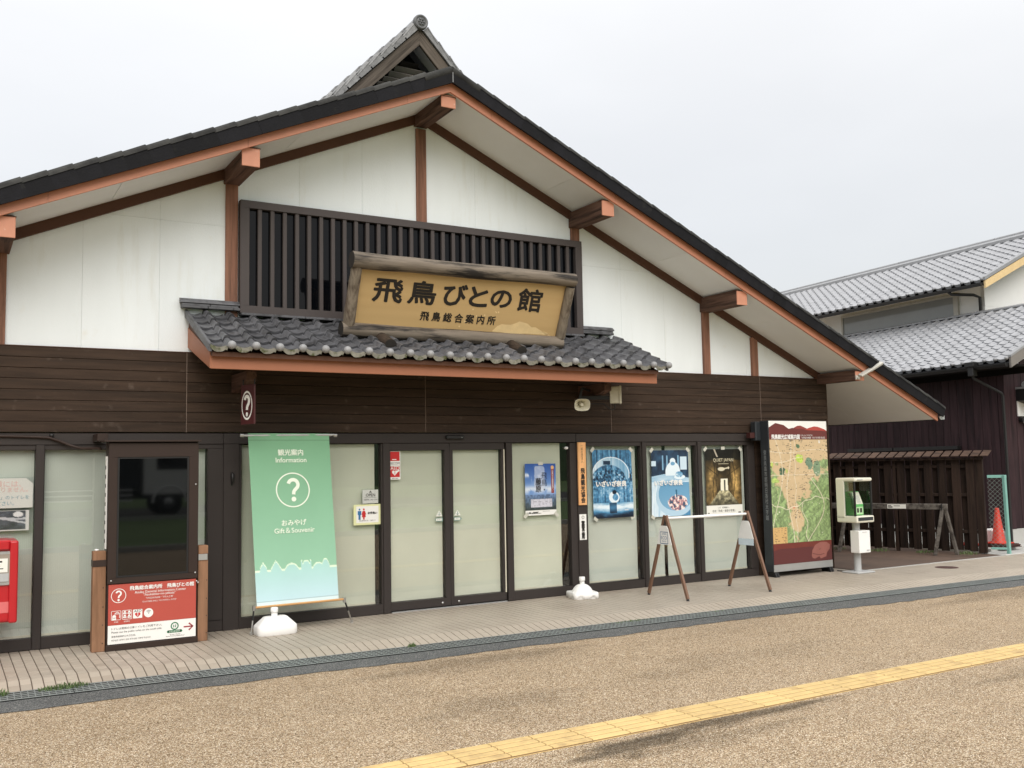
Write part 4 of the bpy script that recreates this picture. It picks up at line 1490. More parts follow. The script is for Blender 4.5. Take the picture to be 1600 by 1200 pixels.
mb = MB(); frect(mb, fr, -.16, .16, -.038, .038, .0, 0); frect(mb, fr, -.145, -.07, -.02, -.002, .002, 1); frect(mb, fr, -.145, -.09, .01, .022, .002, 1); frect(mb, fr, -.05, .06, .006, .014, .002, 1)
single('barrier_label', mb, [paper, ink], 'small white printed label fixed to the timber barrier beam', 'label', pc)

# ------------------------------------------------------------------ name board over the canopy
NB = thing('name_board', 'large yellow varnished name board framed by grey logs, leaning over the entrance canopy', 'sign', (5.2, -.6, 3.1))
bl, tl_ = Vector((3.868, -.55, 3.272)), Vector((3.868, -.80, 3.855))
up = (tl_ - bl)
hgt = up.length
fr = Frame((bl + tl_) / 2 + Vector((1.345, 0, 0)), (1, 0, 0), up)
W2, H2_ = 1.345, hgt / 2
mb = MB()
mb.extrude([fr.p(-W2 - .03, -H2_ - .03, -.03), fr.p(W2 + .03, -H2_ - .03, -.03), fr.p(W2 + .03, H2_ + .03, -.03), fr.p(-W2 - .03, H2_ + .03, -.03)], fr.n * .03)
pn = obj('panel', mb, signwood, NB)
mb = MB()
cw = .36
for i, (x, y, hh, ww) in enumerate(((-.985, .098, .252, .345), (-.566, .106, .258, .335), (-.150, .112, .245, .295), (.162, .112, .225, .235), (.468, .110, .20, .275), (.866, .122, .270, .325))):
    mb = MB()
    write(mb, fr, 'sign%d' % (i + 1), x, y, w=ww, h=hh, z=.003, bold=.0085)
    obj('character', mb, ink, NB)
mb = MB()
write(mb, fr, 'signsub', -.053, -.160, w=.985, z=.003, bold=.003)
obj('subtitle', mb, ink, NB)
# bare patch where the varnish has gone
mb = MB()
rr = random.Random(4)
pts = []
for k in range(15):
    pts.append((.42 + k * .060, -.215 + (.045 * sin(k * .3) + rr.uniform(-.028, .028)) - (.06 if k in (0, 14) else 0)))
bot = [(1.24 - k * .115, -.302 + rr.uniform(-.008, .01)) for k in range(8)]
fpoly(mb, fr, pts + bot, .0015)
for k in range(9):
    x, y = rr.uniform(-.05, .5), rr.uniform(-.27, -.02)
    fdisc(mb, fr, x, y, rr.uniform(.006, .016), .0015, 0, 6)
pp_ = obj('peeled_patch', mb, peel, NB); pp_['kind'] = 'stuff'
def log(a, b, r0, r1, mt, flat=None, nm='log'):
    a, b = Vector(a), Vector(b)
    pts = [a.lerp(b, t) + Vector((0, random.uniform(-.004, .004), random.uniform(-.004, .004))) for t in np.linspace(0, 1, 9)]
    mb = MB(); mb.tube(pts, [r0 + (r1 - r0) * t + random.uniform(-.003, .003) for t in np.linspace(0, 1, 9)], 14, 0, True, 1)
    return obj(nm, mb, [mt, log_end], NB)
log(fr.p(-W2 - .125, H2_ + .09, .02), fr.p(W2 + .085, H2_ + .105, .02), .090, .082, logm)
log(fr.p(-W2 - .135, -H2_ - .055, .02), fr.p(W2 + .075, -H2_ - .065, .02), .082, .078, logm)
log(fr.p(-W2 - .055, -H2_ + .0, .02), fr.p(-W2 - .055, H2_ + .02, .02), .068, .062, logv)
log(fr.p(W2 + .045, -H2_ + .0, .02), fr.p(W2 + .045, H2_ + .02, .02), .064, .06, logv)
for x in (4.195, 5.876):
    mb = MB(); mb.tube([(x, -.15, 3.33), (x, -.50, 3.165), (x, -.84, 3.02)], [.07, .075, .075], 14, 0, True, 1); obj('support_log', mb, [log_dark, log_end], NB)

# ------------------------------------------------------------------ small things fixed to the front
# projecting round-corner question mark sign
HS = thing('projecting_sign', 'small dark red projecting sign with a white question mark hung under the canopy', 'sign', (2.72, -.62, 2.6))
fr = Frame((2.70, -.62, 2.365), (cos(radians(66)), -sin(radians(66)), 0), (0, 0, 1))
mb = MB(); mb.extrude([fr.p(-.105, -.205, -.01), fr.p(.105, -.205, -.01), fr.p(.105, .205, -.01), fr.p(-.105, .205, -.01)], fr.n * .02)
obj('plate', mb, M('deep wine red', srgb(74, 34, 36), .4, var=.05), HS, bevel=.002)
mb = MB(); fring(mb, fr, -.005, -.01, .072, .083, .012, 0, 36, 1.9 * .95); qmark(mb, fr, -.005, -.01, .235, .012, 0, .7)
obj('question_mark', mb, white, HS)
mb = MB(); mb.tube([fr.p(.1, .2, 0), fr.p(.1, .26, 0)], .006, 6); mb.tube([fr.p(-.08, .2, 0), fr.p(-.08, .26, 0)], .006, 6); obj('hanger', mb, blackm, HS)

# horn loudspeaker
HP = thing('horn_speaker', 'cream horn loudspeaker hanging under the right end of the canopy', 'loudspeaker', (6.9, -.6, 2.43))
def rrect(c, rt, upv, w, h, n=28, e=3.2):
    out = []
    for k in range(n):
        a = 2 * PI * k / n
        ca, sa = cos(a), sin(a)
        r = (abs(ca) ** e + abs(sa) ** e) ** (-1 / e)
        out.append(Vector(c) + rt * (w / 2 * r * ca) + upv * (h / 2 * r * sa))
    return out
hd = Vector((-.35, -.90, -.22)).normalized()
hr = hd.cross(Vector((0, 0, 1))).normalized()
hu = hr.cross(hd).normalized()
hc = Vector((6.885, -.62, 2.425))
rings = []
for t, w, h in ((0, .225, .165), (-.004, .215, .155), (.02, .235, .175), (.0, .24, .18), (-.05, .17, .125), (-.12, .10, .08), (-.16, .085, .085), (-.24, .085, .085)):
    pass
mb = MB()
prof_in = [(-.13, .045, .04), (-.07, .09, .07), (-.02, .155, .118), (.0, .188, .142)]
mb.loft([rrect(hc + hd * t, hr, hu, w, h) for t, w, h in prof_in], 0, True, True, False)
prof_out = [(.0, .188, .142), (.006, .198, .150), (-.004, .204, .156), (-.03, .165, .125), (-.08, .11, .09), (-.135, .085, .08), (-.15, .10, .095), (-.24, .10, .095), (-.25, .06, .06)]
mb.loft([rrect(hc + hd * t, hr, hu, w, h) for t, w, h in prof_out], 0, True, False, True)
obj('horn', mb, cream_pl, HP)
mb = MB(); mb.tube([hc - hd * .12, hc - hd * .01], [.024, .018], 14); obj('horn_core', mb, cream_pl, HP)
mb = MB(); mb.bar(hc - hd * .17 + Vector((0, 0, .04)), hc - hd * .17 + Vector((.05, 0, .19)), .03, .012, (0, 1, 0)); mb.bar(hc - hd * .17 + Vector((.05, 0, .19)), (7.2, -.35, 2.63), .03, .012, (0, 1, 0)); obj('bracket', mb, blackm, HP)

BX = thing('box_speaker', 'cream box unit on a black arm beside the horn loudspeaker', 'wall unit', (7.45, -.5, 2.5))
fr = Frame((7.465, -.52, 2.565), (.80, -.60, 0), (0, 0, 1))
mb = MB(); mb.extrude([fr.p(-.062, -.105, -.03), fr.p(.075, -.105, -.03), fr.p(.085, -.10, 0), fr.p(.085, .11, 0), fr.p(.075, .115, -.03), fr.p(-.062, .115, -.03)][:2] + [fr.p(.075, .115, -.03), fr.p(-.062, .115, -.03)], fr.n * .10)
obj('housing', mb, cream_pl, BX, bevel=.014, seg=3)
mb = MB(); mb.extrude([fr.p(.058, -.112, -.04), fr.p(.088, -.112, -.04), fr.p(.088, .122, -.04), fr.p(.058, .122, -.04)], fr.n * .13)
obj('front_cover', mb, cream_pl, BX, bevel=.006)
mb = MB(); mb.bar((7.42, -.50, 2.535), (7.08, -.30, 2.54), .045, .045); mb.tube([(7.30, -.42, 2.565), (7.30, -.42, 2.70)], .018, 8); obj('arm', mb, blackm, BX)
mb = MB(); mb.tube([(7.46, -.53, 2.46), (7.45, -.54, 2.40), (7.42, -.53, 2.37), (7.38, -.50, 2.40), (7.34, -.46, 2.455), (7.15, -.36, 2.46), (7.0, -.30, 2.47)], .006, 6); obj('cable', mb, blackm, BX)

# long flood light at the right-hand beam
FLD = thing('bar_light', 'long pale bar light fixed to the rightmost roof beam', 'light', (11.8, -.82, 2.92))
a_, b_ = Vector((11.80, -.84, 2.925)), Vector((12.20, -.92, 3.135))
d_ = (b_ - a_).normalized()
mb = MB(); mb.bar(a_, b_, .085, .028, (0, -.3, 1)); obj('housing', mb, grey_lamp, FLD, bevel=.006)
mb = MB(); mb.bar(a_.lerp(b_, .42) + Vector((.0, -.012, -.017)), a_.lerp(b_, .95) + Vector((.0, -.012, -.017)), .06, .01, (0, -.3, 1)); obj('diffuser', mb, alum, FLD)
mb = MB(); mb.tube([a_ + Vector((.0, .02, -.03)), (11.80, -.79, 2.90)], .02, 8); mb.box(11.76, 11.85, -.80, -.783, 2.875, 2.935); obj('bracket', mb, grey_lamp, FLD)

# door sensor
DS = thing('door_sensor', 'black door sensor on the lintel above the sliding doors', 'sensor', (5.385, -.02, 2.045))
mb = MB(); mb.box(5.265, 5.505, -.065, -.018, 2.022, 2.066); obj('housing', mb, blackm, DS, bevel=.008)
mb = MB(); mb.lathe((5.47, -.066, 2.04), [(.0001, 0), (.006, 0)], 8, 0, 'y'); obj('lens', mb, chrome, DS)
mb = MB(); mb.sphere((7.05, .012, 1.90), .028, 14, 8, 0, .7)
single('smoke_detector', mb, [white_pl], 'small white dome inside the glass beside the name plank', 'detector', (7.05, .012, 1.9))

# lintel cable at the left
mb = MB(); mb.tube([(-1.5, -.032, 2.075), (.2, -.032, 2.07), (.55, -.032, 2.06), (.80, -.034, 2.052), (.90, -.036, 2.045), (1.0, -.04, 2.01), (1.10, -.05, 1.965), (1.2, -.08, 1.935), (1.34, -.30, 1.93)], .014, 10)
single('cable', mb, [kiosk_m], 'dark cable running along the lintel down to the information kiosk', 'cable', (.5, -.03, 2.06))
mb = MB(); mb.lathe((.925, -.02, 2.068), [(.0001, -.03), (.018, -.03), (.022, 0)], 12, 0, 'y')
single('cable_clip', mb, [blackm], 'small round black cable clip on the lintel above the left windows', 'clip', (.925, -.02, 2.068))

# ------------------------------------------------------------------ information kiosk
KI = thing('information_kiosk', 'dark brown digital information kiosk with black screen and red direction panel', 'kiosk', (1.80, -.45, 0))
x0, x1, yf, yb = 1.385, 2.225, -.53, -.33
mb = MB(); mb.box(x0, x1, yf + .012, yb, .0, 1.985); body = obj('body', mb, kiosk_m, KI, bevel=.005)
mb = MB()
mb.box(x0, x1, yf - .012, yf + .011, 1.84, 1.975); mb.box(x0, x1, yf - .012, yf + .011, .63, .685); mb.box(x0, 1.465, yf - .012, yf + .011, .685, 1.84); mb.box(2.135, x1, yf - .012, yf + .011, .685, 1.84)
obj('door_frame', mb, kiosk_m, body, bevel=.003)
mb = MB(); mb.box(1.466, 2.134, yf + .0, yf + .008, .686, 1.839); scr = obj('screen', mb, screen_m, KI)
mb = MB()
for a in ((1.466, 1.482, .686, 1.839), (2.118, 2.134, .686, 1.839), (1.482, 2.118, .686, .702), (1.482, 2.118, 1.823, 1.839)): mb.box(a[0], a[1], yf - .004, yf - .0005, a[2], a[3])
obj('screen_gasket', mb, blackm, scr)
mb = MB(); mb.box(1.335, 2.245, yf - .045, yb + .02, 1.986, 2.003); obj('top_cap', mb, kiosk_m, KI, bevel=.003)
mb = MB(); mb.box(1.30, 1.40, -.36, -.02, 2.0, 2.075); obj('top_bracket', mb, kiosk_m, KI, bevel=.004)
mb = MB(); mb.box(x0 - .005, x1 + .005, yf - .02, yb, 0, .055); obj('plinth', mb, kiosk_m, KI, bevel=.004)
mb = MB(); mb.box(x0 - .012, x0 - .001, -.46, -.40, .96, 1.85); obj('side_label', mb, white, KI)
for i in range(9):
    mb = MB(); mb.box(x0 - .0145, x0 - .012, -.445, -.415, 1.02 + i * .088, 1.02 + i * .088 + .035); obj('mark', mb, ink, KI)
for x, z in ((2.20, 1.56), (2.20, .685), (2.215, .60), (1.42, .66), (2.23, .585)):
    mb = MB(); mb.lathe((x, yf - .013, z), [(.0001, -.006), (.008, -.005), (.009, 0)], 10, 0, 'y'); obj('screw', mb, chrome, KI)
for a, b, nm in ((1.262, 1.378, 0), (2.236, 2.333, 1)):
    mb = MB(); mb.box(a, b, -.515, -.40, 0, .945); sb_ = obj('side_board', mb, copper, KI, bevel=.004)
    mb = MB(); mb.box(a - .003, b + .003, -.519, -.396, .80, .862); obj('band', mb, kiosk_m, sb_)
    if nm:
        mb = MB(); mb.box(2.235, 2.325, -.5245, -.5195, .80, .86); obj('tag', mb, alum, sb_, bevel=.002)
    else:
        mb = MB(); mb.sphere((1.30, -.46, .955), .022, 10, 6, 0, .5); obj('cap_button', mb, white_pl, sb_)
    for z in (.08, .25, .42, .6):
        mb = MB(); mb.lathe(((a + b) / 2 + .035, -.516, z), [(.0001, -.002), (.005, -.002), (.005, 0)], 8, 0, 'y'); obj('screw', mb, blackm, sb_)
mb = MB(); mb.box(1.40, 2.212, yf - .004, yf + .01, .24, .622); rp = obj('red_panel', mb, kiosk_red, KI)
mb = MB(); mb.box(1.40, 2.212, yf - .004, yf + .01, .062, .238); wp = obj('white_panel', mb, white, KI)
fr = Frame((1.806, yf - .004, .43), (1, 0, 0), (0, 0, 1))
mb = MB()
fring(mb, fr, -.315, .085, .062, .068); qmark(mb, fr, -.315, .085, .105)
write(mb, fr, 'k1', .085, .148, w=.60, bold=.0012); write(mb, fr, 'k2', .07, .105, w=.48); write(mb, fr, 'k3', .06, .074, w=.30)
write(mb, fr, 'k4', .06, .042, w=.26); write(mb, fr, 'k5', .06, .010, w=.32)
for k in range(2):
    cx = -.335 + k * .098
    for a in ((cx - .044, cx + .044, .040, .044), (cx - .044, cx + .044, -.044, -.040), (cx - .044, cx - .040, -.044, .044), (cx + .040, cx + .044, -.044, .044)):
        frect(mb, fr, a[0], a[1], a[2] - .10, a[3] - .10)
stroke(mb, fr, [(-.305, -.125), (-.305, -.085), (-.35, -.085)], .006); fdisc(mb, fr, -.352, -.11, .017, .001, 0, 14); frect(mb, fr, -.37, -.335, -.14, -.12); stroke(mb, fr, [(-.345, -.08), (-.325, -.068), (-.305, -.08)], .006)
for dx in (-.02, .02):
    for dy in (-.118, -.082): fdisc(mb, fr, -.237 + dx, dy + .008, .011, .001, 0, 12); frect(mb, fr, -.237 + dx - .015, -.237 + dx + .015, dy - .012, dy + .002)
write(mb, fr, 'k13', -.335, -.162, w=.04); write(mb, fr, 'k14', -.237, -.162, w=.055)
frect(mb, fr, -.182, -.098, -.142, -.058); fdisc(mb, fr, -.04, -.10, .043)
obj('white_lettering', mb, white, rp)['kind'] = 'stuff'
def heart(mb, fr, x, y, s, z=.002, mi=0):
    pts = []
    for k in range(24):
        t = 2 * PI * k / 24
        pts.append((x + s * .5 * 16 * sin(t) ** 3 / 17, y + s * .5 * (13 * cos(t) - 5 * cos(2 * t) - 2 * cos(3 * t) - cos(4 * t)) / 17))
    fpoly(mb, fr, pts, z, mi)
mb = MB()
write(mb, fr, 'aed', -.14, -.073, w=.068, z=.002, mi=1); heart(mb, fr, -.14, -.108, .054, .002, 0)
stroke(mb, fr, [(-.136, -.095), (-.145, -.108), (-.135, -.108), (-.143, -.122)], .005, .003, 2)
for r in (.012, .021, .03): stroke(mb, fr, [(-.04 + r * cos(radians(a)), -.105 + r * sin(radians(a))) for a in range(45, 136, 15)], .003, .002, 1)
fdisc(mb, fr, -.04, -.104, .004, .002, 1, 8)
obj('pictogram', mb, [red_ink, ink, white], rp)
fw_ = Frame((1.806, yf - .004, .15), (1, 0, 0), (0, 0, 1))
mb = MB()
write(mb, fw_, 'k6', -.145, .056, w=.46); write(mb, fw_, 'k7', -.145, .02, w=.46); write(mb, fw_, 'k8', -.265, -.018, w=.22); write(mb, fw_, 'k9', -.195, -.052, w=.36)
write(mb, fw_, 'k11', .21, -.05, w=.10); write(mb, fw_, 'k12', .21, -.066, w=.18)
obj('black_lettering', mb, ink, wp)['kind'] = 'stuff'
mb = MB()
fring(mb, fw_, .205, .03, .027, .038); frect(mb, fw_, .145, .265, -.034, -.008); fdisc(mb, fw_, .145, -.021, .013, .001, 0, 14); fdisc(mb, fw_, .265, -.021, .013, .001, 0, 14)
stroke(mb, fw_, [(.196, .042), (.196, .016)], .008); stroke(mb, fw_, [(.213, .042), (.215, .03), (.21, .016)], .008)
obj('green_logo', mb, green_ink, wp)
mb = MB(); write(mb, fw_, 'k10', .205, -.021, w=.105, z=.002); obj('logo_lettering', mb, white, wp)
mb = MB(); stroke(mb, fw_, [(.29, .012), (.375, .012)], .013); stroke(mb, fw_, [(.34, .045), (.378, .012), (.34, -.022)], .015); obj('arrow', mb, M('crimson print', srgb(150, 52, 56), .5), wp)

# ------------------------------------------------------------------ red post box at the left edge and the notices above it
PB = thing('post_box', 'red wall post box with a silver-framed information window at the left edge', 'post box', (.2, -.3, .3))
mb = MB(); mb.box(-.22, .585, -.43, -.03, .34, 1.09); obj('body', mb, post_red, PB, bevel=.03, seg=3)
mb = MB(); mb.box(.56, .632, -.46, -.03, .335, 1.085); obj('rim', mb, post_red, PB, bevel=.02, seg=3)
mb = MB(); mb.box(-.2, .56, -.46, -.431, 1.0, 1.085); obj('hood', mb, post_red, PB, bevel=.012)
mb = MB(); mb.box(.02, .595, -.447, -.43, .68, .99); wf = obj('window_frame', mb, alum, PB, bevel=.006)
mb = MB(); mb.box(.04, .572, -.450, -.4475, .71, .965); obj('window_back', mb, M('grey card', srgb(150, 140, 128), .6), wf)
mb = MB(); mb.box(.10, .545, -.4535, -.4505, .80, .925); obj('collection_card', mb, paper, wf)
mb = MB(); mb.box(.30, .555, -.4535, -.4505, .715, .79); obj('notice_card', mb, grey_paint, wf)
fr = Frame((.30, -.4535, .86), (1, 0, 0), (0, 0, 1))
mb = MB(); frect(mb, fr, .06, .20, .03, .045); frect(mb, fr, .1, .18, .0, .018); frect(mb, fr, .05, .21, -.03, -.022); obj('card_lettering', mb, ink, wf)
fr = Frame((.30, -.4305, .6), (1, 0, 0), (0, 0, 1))
mb = MB(); frect(mb, fr, .08, .275, -.17, -.07); obj('faded_sticker', mb, M('faded sticker', srgb(214, 110, 110), .6), PB)

NT = thing('toilet_notice', 'white paper toilet notice in a clear sleeve on the leftmost window', 'notice', (.4, .0, 1.5))
mb = MB(); mb.extrude([(-.2, .02, 1.368), (.775, .02, 1.368), (.775, .02, 1.60), (.71, .02, 1.655), (-.2, .02, 1.655)], (0, -.006, 0)); obj('sheet', mb, paper, NT)
mb = MB(); mb.box(-.22, .80, .0105, .013, 1.355, 1.665); obj('sleeve', mb, clear_pl, NT)
fr = Frame((.42, .0135, 1.5), (1, 0, 0), (0, 0, 1))
mb = MB(); write(mb, fr, 'n1', .0, .10, w=.50); write(mb, fr, 'n2', .06, .045, w=.50); obj('pink_lettering', mb, M('faded pink ink', srgb(220, 180, 172), .6), NT)
mb = MB(); write(mb, fr, 'n3', .07, -.03, w=.50); write(mb, fr, 'n4', .02, -.085, w=.34); obj('blue_lettering', mb, M('teal ink', srgb(110, 156, 170), .6), NT)
NM = thing('aerial_map', 'grey aerial map in a clear sleeve under the white toilet notice', 'map', (.4, 0, 1.2))
nx, ny = 80, 28
im = np.zeros((ny, nx, 3)); nz = vnoise(nx, ny, 12, 5, 3, 4)
im[:] = (40 + 110 * nz)[..., None] * np.array([.95, 1.0, 1.12]) * .8
yy, xx = np.mgrid[0:1:ny * 1j, 0:1:nx * 1j]
for ph, am, of in ((0, .18, .55), (1.5, .12, .3)):
    im[np.abs(yy - of - am * np.sin(xx * 7 + ph)) < .045] = (205, 208, 212)
im[(yy > .18) & (yy < .26) & (xx > .5) & (xx < .62)] = (235, 235, 235)
im[((xx - .9) ** 2 * 8 + (yy - .2) ** 2) < .018] = (240, 240, 240)
bd = (xx > .965) | (yy > .94) | (yy < .03)
im[bd] = (226, 226, 222)
sheet('sheet', [(-.2, .014, 1.345), (.745, .014, 1.345), (-.2, .014, 1.15), (.745, .014, 1.15)], im, painted, NM)
mb = MB(); mb.box(-.22, .80, .0095, .012, 1.125, 1.352); obj('sleeve', mb, clear_pl, NM)

# ------------------------------------------------------------------ green banner and white bases
BN = thing('banner_stand', 'tall green information banner with a white question mark, beside the kiosk', 'banner', (3.2, -.45, 0))
TLc, TRc, BLc, BRc = Vector((2.775, -.34, 2.078)), Vector((3.668, -.34, 2.075)), Vector((2.846, -.45, .262)), Vector((3.736, -.45, .268))
nx, ny = 126, 250
yy, xx = np.mgrid[0:1:ny * 1j, 0:1:nx * 1j]
im = np.zeros((ny, nx, 3))
gtop, gmid, blo = np.array([122, 171, 136.]), np.array([150, 196, 168.]), np.array([186, 218, 222.])
t = np.clip(yy / .8, 0, 1)[..., None]
im[:] = gtop * (1 - t) + gmid * t
base_y = .795
sky_ = np.full(nx, base_y)
X = xx[0]
def bump(c, w, h, p=2.0):
    global sky_
    d = np.abs(X - c) / w
    sky_ = np.minimum(sky_, base_y - h * np.clip(1 - d ** p, 0, 1))
bump(.10, .045, .035, 3); bump(.10, .02, .046); bump(.25, .065, .02, 6); bump(.25, .05, .034, 6); bump(.25, .03, .046, 5); bump(.25, .008, .066, 1.2)
bump(.44, .085, .032, 2.4); bump(.62, .065, .03, 5); bump(.62, .05, .042, 4); bump(.565, .012, .05); bump(.675, .012, .05); bump(.77, .07, .026, 2.5); bump(.86, .05, .046, 2.5)
low = yy > sky_[None, :]
t2 = np.clip((yy - .74) / .26, 0, 1)[..., None]
im[low] = (np.array([170, 214, 204.]) * (1 - t2) + np.array([196, 224, 234.]) * t2)[low]
ed = np.abs(yy - sky_[None, :]) < .0042
im[ed] = (222, 240, 216)
for yl in (.04, .958, .968): im[np.abs(yy - yl) < .0015] *= .82
im[yy > .97] = (214, 234, 236)
def wr(u, v): return .006 * sin(u * 3.1) * (1 - v) + .0025 * sin(9 * u + 7 * v) + .004 * sin(v * 9) * (.5 - abs(u - .5)) + .003 * sin(26 * (u - .35 * v)) * max(0, .12 - v) * 8
sheet('cloth', [TLc, TRc, BLc, BRc], im, printed_matte, BN, wr)
fr = Frame((TLc + TRc + BLc + BRc) / 4, (TRc - TLc) + (BRc - BLc), (TLc - BLc) + (TRc - BRc))
# lettering follows the skewed cloth
class Skew:
    n = (TRc - TLc).cross(TLc - BLc).normalized()
    def p(s, x, y, z=0):
        u, v = x, y
        a, b = TLc.lerp(BLc, v), TRc.lerp(BRc, v)
        return a.lerp(b, u) + s.n * (wr(u, v) + z)
class SkF:
    """local metric frame on the cloth: x right / y up in metres from (u0,v0)"""
    def __init__(s, u0, v0): s.u0, s.v0, s.k = u0, v0, Skew()
    def p(s, x, y, z=0): return s.k.p(s.u0 + x / .892, s.v0 - y / 1.812, z)
mb = MB()
bn_ink = M('pale green white print', srgb(232, 242, 226), .7, var=0)
write(mb, SkF(.50, .113), 'kanko', 0, 0, w=.275, z=.004, bold=.0015); obj('heading', mb, bn_ink, BN)
mb = MB(); write(mb, SkF(.502, .158), 'info', 0, 0, w=.335, z=.004, bold=.001); obj('heading', mb, bn_ink, BN)
mb = MB(); fring(mb, SkF(.505, .335), 0, 0, .172, .186, .004, 0, 48, 1.0); obj('ring', mb, bn_ink, BN)
mb = MB(); qmark(mb, SkF(.505, .335), .004, .004, .262, .004); obj('question_mark', mb, bn_ink, BN)
mb = MB(); write(mb, SkF(.497, .526), 'omiyage', 0, 0, w=.27, z=.004, bold=.0015); obj('caption', mb, bn_ink, BN)
mb = MB(); write(mb, SkF(.50, .570), 'gift', 0, 0, w=.44, z=.004, bold=.001); obj('caption', mb, bn_ink, BN)
mb = MB(); mb.tube([(2.705, -.335, 2.055), (3.745, -.335, 2.062)], .014, 10); obj('top_rod', mb, alum, BN)
for x in (2.71, 3.74):
    mb = MB(); mb.tube([(x - .018, -.335, 2.058), (x + .02, -.335, 2.058)], .021, 10); obj('rod_end', mb, chrome, BN)
mb = MB(); mb.tube([(2.83, -.452, .272), (3.81, -.452, .276)], .012, 10); obj('bottom_rod', mb, M('pale wood rod', srgb(196, 150, 96), .6), BN)
for a, b in (((2.815, -.455, .272), (2.785, -.46, .015)), ((3.80, -.45, .27), (3.915, -.37, .015))):
    a, b = Vector(a), Vector(b)
    mb = MB(); mb.tube([a, a.lerp(b, .45)], .009, 8); mb.tube([a.lerp(b, .45), b], .006, 8); st_ = obj('tie_strap', mb, blackm, BN)
    mb = MB(); mb.tube([a.lerp(b, .5), b], .008, 8); obj('hook', mb, chrome, st_)
    mb = MB(); mb.tube([b + Vector((.014 * cos(t), 0, .0 + .014 * sin(t))) for t in np.linspace(0, 2 * PI, 12)], .004, 6, 0, False); obj('ring', mb, chrome, st_)
    mb = MB(); mb.tube([a + Vector((0, 0, .02)), a - Vector((0, 0, .03))], .018, 8); obj('clasp', mb, chrome, st_)

WB = thing('water_base', 'white tapered water-filled base standing in front of the green banner', 'banner base', (3.03, -.55, 0), 'white water-filled pole bases')
def rbox(cx, cy, wx, wy, z, e=5, n=32):
    return rrect((cx, cy, z), Vector((1, 0, 0)), Vector((0, 1, 0)), wx, wy, n, e)
mb = MB(); mb.loft([rbox(3.015, -.53, w, d, z, e) for w, d, z, e in ((.40, .25, 0.0, 6), (.415, .265, .012, 6), (.415, .265, .082, 6), (.405, .255, .094, 6), (.235, .13, .176, 5), (.20, .10, .181, 5))]); obj('base', mb, white_pl, WB)
mb = MB(); mb.lathe((3.005, -.53, 0), [(.034, .17), (.032, .20), (.030, .222), (.036, .223), (.038, .228), (.038, .265), (.034, .269), (.0001, .269)], 20); obj('neck', mb, white_pl, WB)
WC = thing('water_base', 'white domed water-filled base with notched feet beside the sign pillar', 'pole base', (7.03, -.30, 0), 'white water-filled pole bases')
cx, cy = 7.03, -.31
mb = MB()
def slab(z, w):
    return rrect((cx, cy, z), Vector((cos(.25), -sin(.25), 0)), Vector((sin(.25), cos(.25), 0)), w, w, 64, 7)
def lifted(z, w, up_):
    out = []
    for i, q in enumerate(slab(z, w)):
        a = (2 * PI * i / 64) % (PI / 2)
        t = abs(math.tan(a)) if a < PI / 4 else abs(1 / math.tan(a))
        out.append(q + Vector((0, 0, up_ * max(0, 1 - ((t - .52) / .24) ** 2))))
    return out
mb.loft([lifted(0, .33, .040), lifted(.004, .345, .040), slab(.068, .345), slab(.077, .33)], 0, True, True, True)
mb.lathe((cx, cy, 0), [(.136, .075), (.130, .092), (.104, .132), (.072, .158), (.042, .172)], 28); obj('base', mb, white_pl, WC)
mb = MB(); mb.lathe((cx, cy, 0), [(.034, .165), (.031, .19), (.030, .212), (.036, .213), (.038, .218), (.038, .258), (.034, .262), (.0001, .262)], 20); obj('neck', mb, white_pl, WC)
mb = MB()
fr = Frame((cx + .02, cy - .179, .040), (cos(.25), -sin(.25), 0), (0, 0, 1))
for k in range(5): frect(mb, fr, -.05 + k * .021, -.05 + k * .021 + .013, -.01, .008, .001)
obj('scuffed_print', mb, grey_paint, WC)

# ------------------------------------------------------------------ stickers, notices, posters on the glass (glass face at y=.028)
GY = .026
def plate(root, nm, x0, x1, z0, z1, mt, y=GY, th=.003):
    mb = MB(); mb.box(x0, x1, y - th, y, z0, z1)
    return obj(nm, mb, mt, root)
SK = thing('aed_sticker', 'red and white heart sticker in the top corner of the left sliding door', 'sticker', (4.615, .02, 1.63))
bk = plate(SK, 'backing', 4.548, 4.686, 1.545, 1.705, white)
fr = Frame((4.614, GY - .003, 1.625), (1, 0, 0), (0, 0, 1))
mb = MB(); frect(mb, fr, -.062, .062, -.05, .076, .001, 0); write(mb, fr, 'aed', .0, .055, w=.115, z=.002, mi=1); heart(mb, fr, -.003, .002, .075, .002, 1); stroke(mb, fr, [(.03, .015), (.055, .03)], .02, .002, 1); stroke(mb, fr, [(.005, .016), (-.008, 0), (.005, 0), (-.006, -.016)], .006, .003, 0); write(mb, fr, 'secom', .0, -.066, w=.075, z=.001, mi=2); obj('print', mb, [red_ink, white, ink], SK)
SK2 = thing('security_sticker', 'red security sticker above the heart sticker on the left sliding door', 'sticker', (4.615, .02, 1.8))
plate(SK2, 'backing', 4.548, 4.686, 1.708, 1.88, white)
fr = Frame((4.614, GY - .003, 1.795), (1, 0, 0), (0, 0, 1))
mb = MB(); frect(mb, fr, -.065, .062, -.03, .08, .001, 0); write(mb, fr, 'secom', .0, -.058, w=.12, z=.001, mi=1); frect(mb, fr, -.035, .02, -.018, -.008, .002, 2); obj('print', mb, [red_ink, ink, white], SK2)
OS = thing('open_notice', 'white OPEN notice in a clear holder left of the sliding doors', 'notice', (4.30, .02, 1.36))
plate(OS, 'card', 4.205, 4.40, 1.278, 1.435, white); mb = MB(); mb.box(4.19, 4.425, .018, .022, 1.262, 1.447); obj('holder', mb, clear_pl, OS)
fr = Frame((4.302, .018, 1.357), (1, 0, 0), (0, 0, 1))
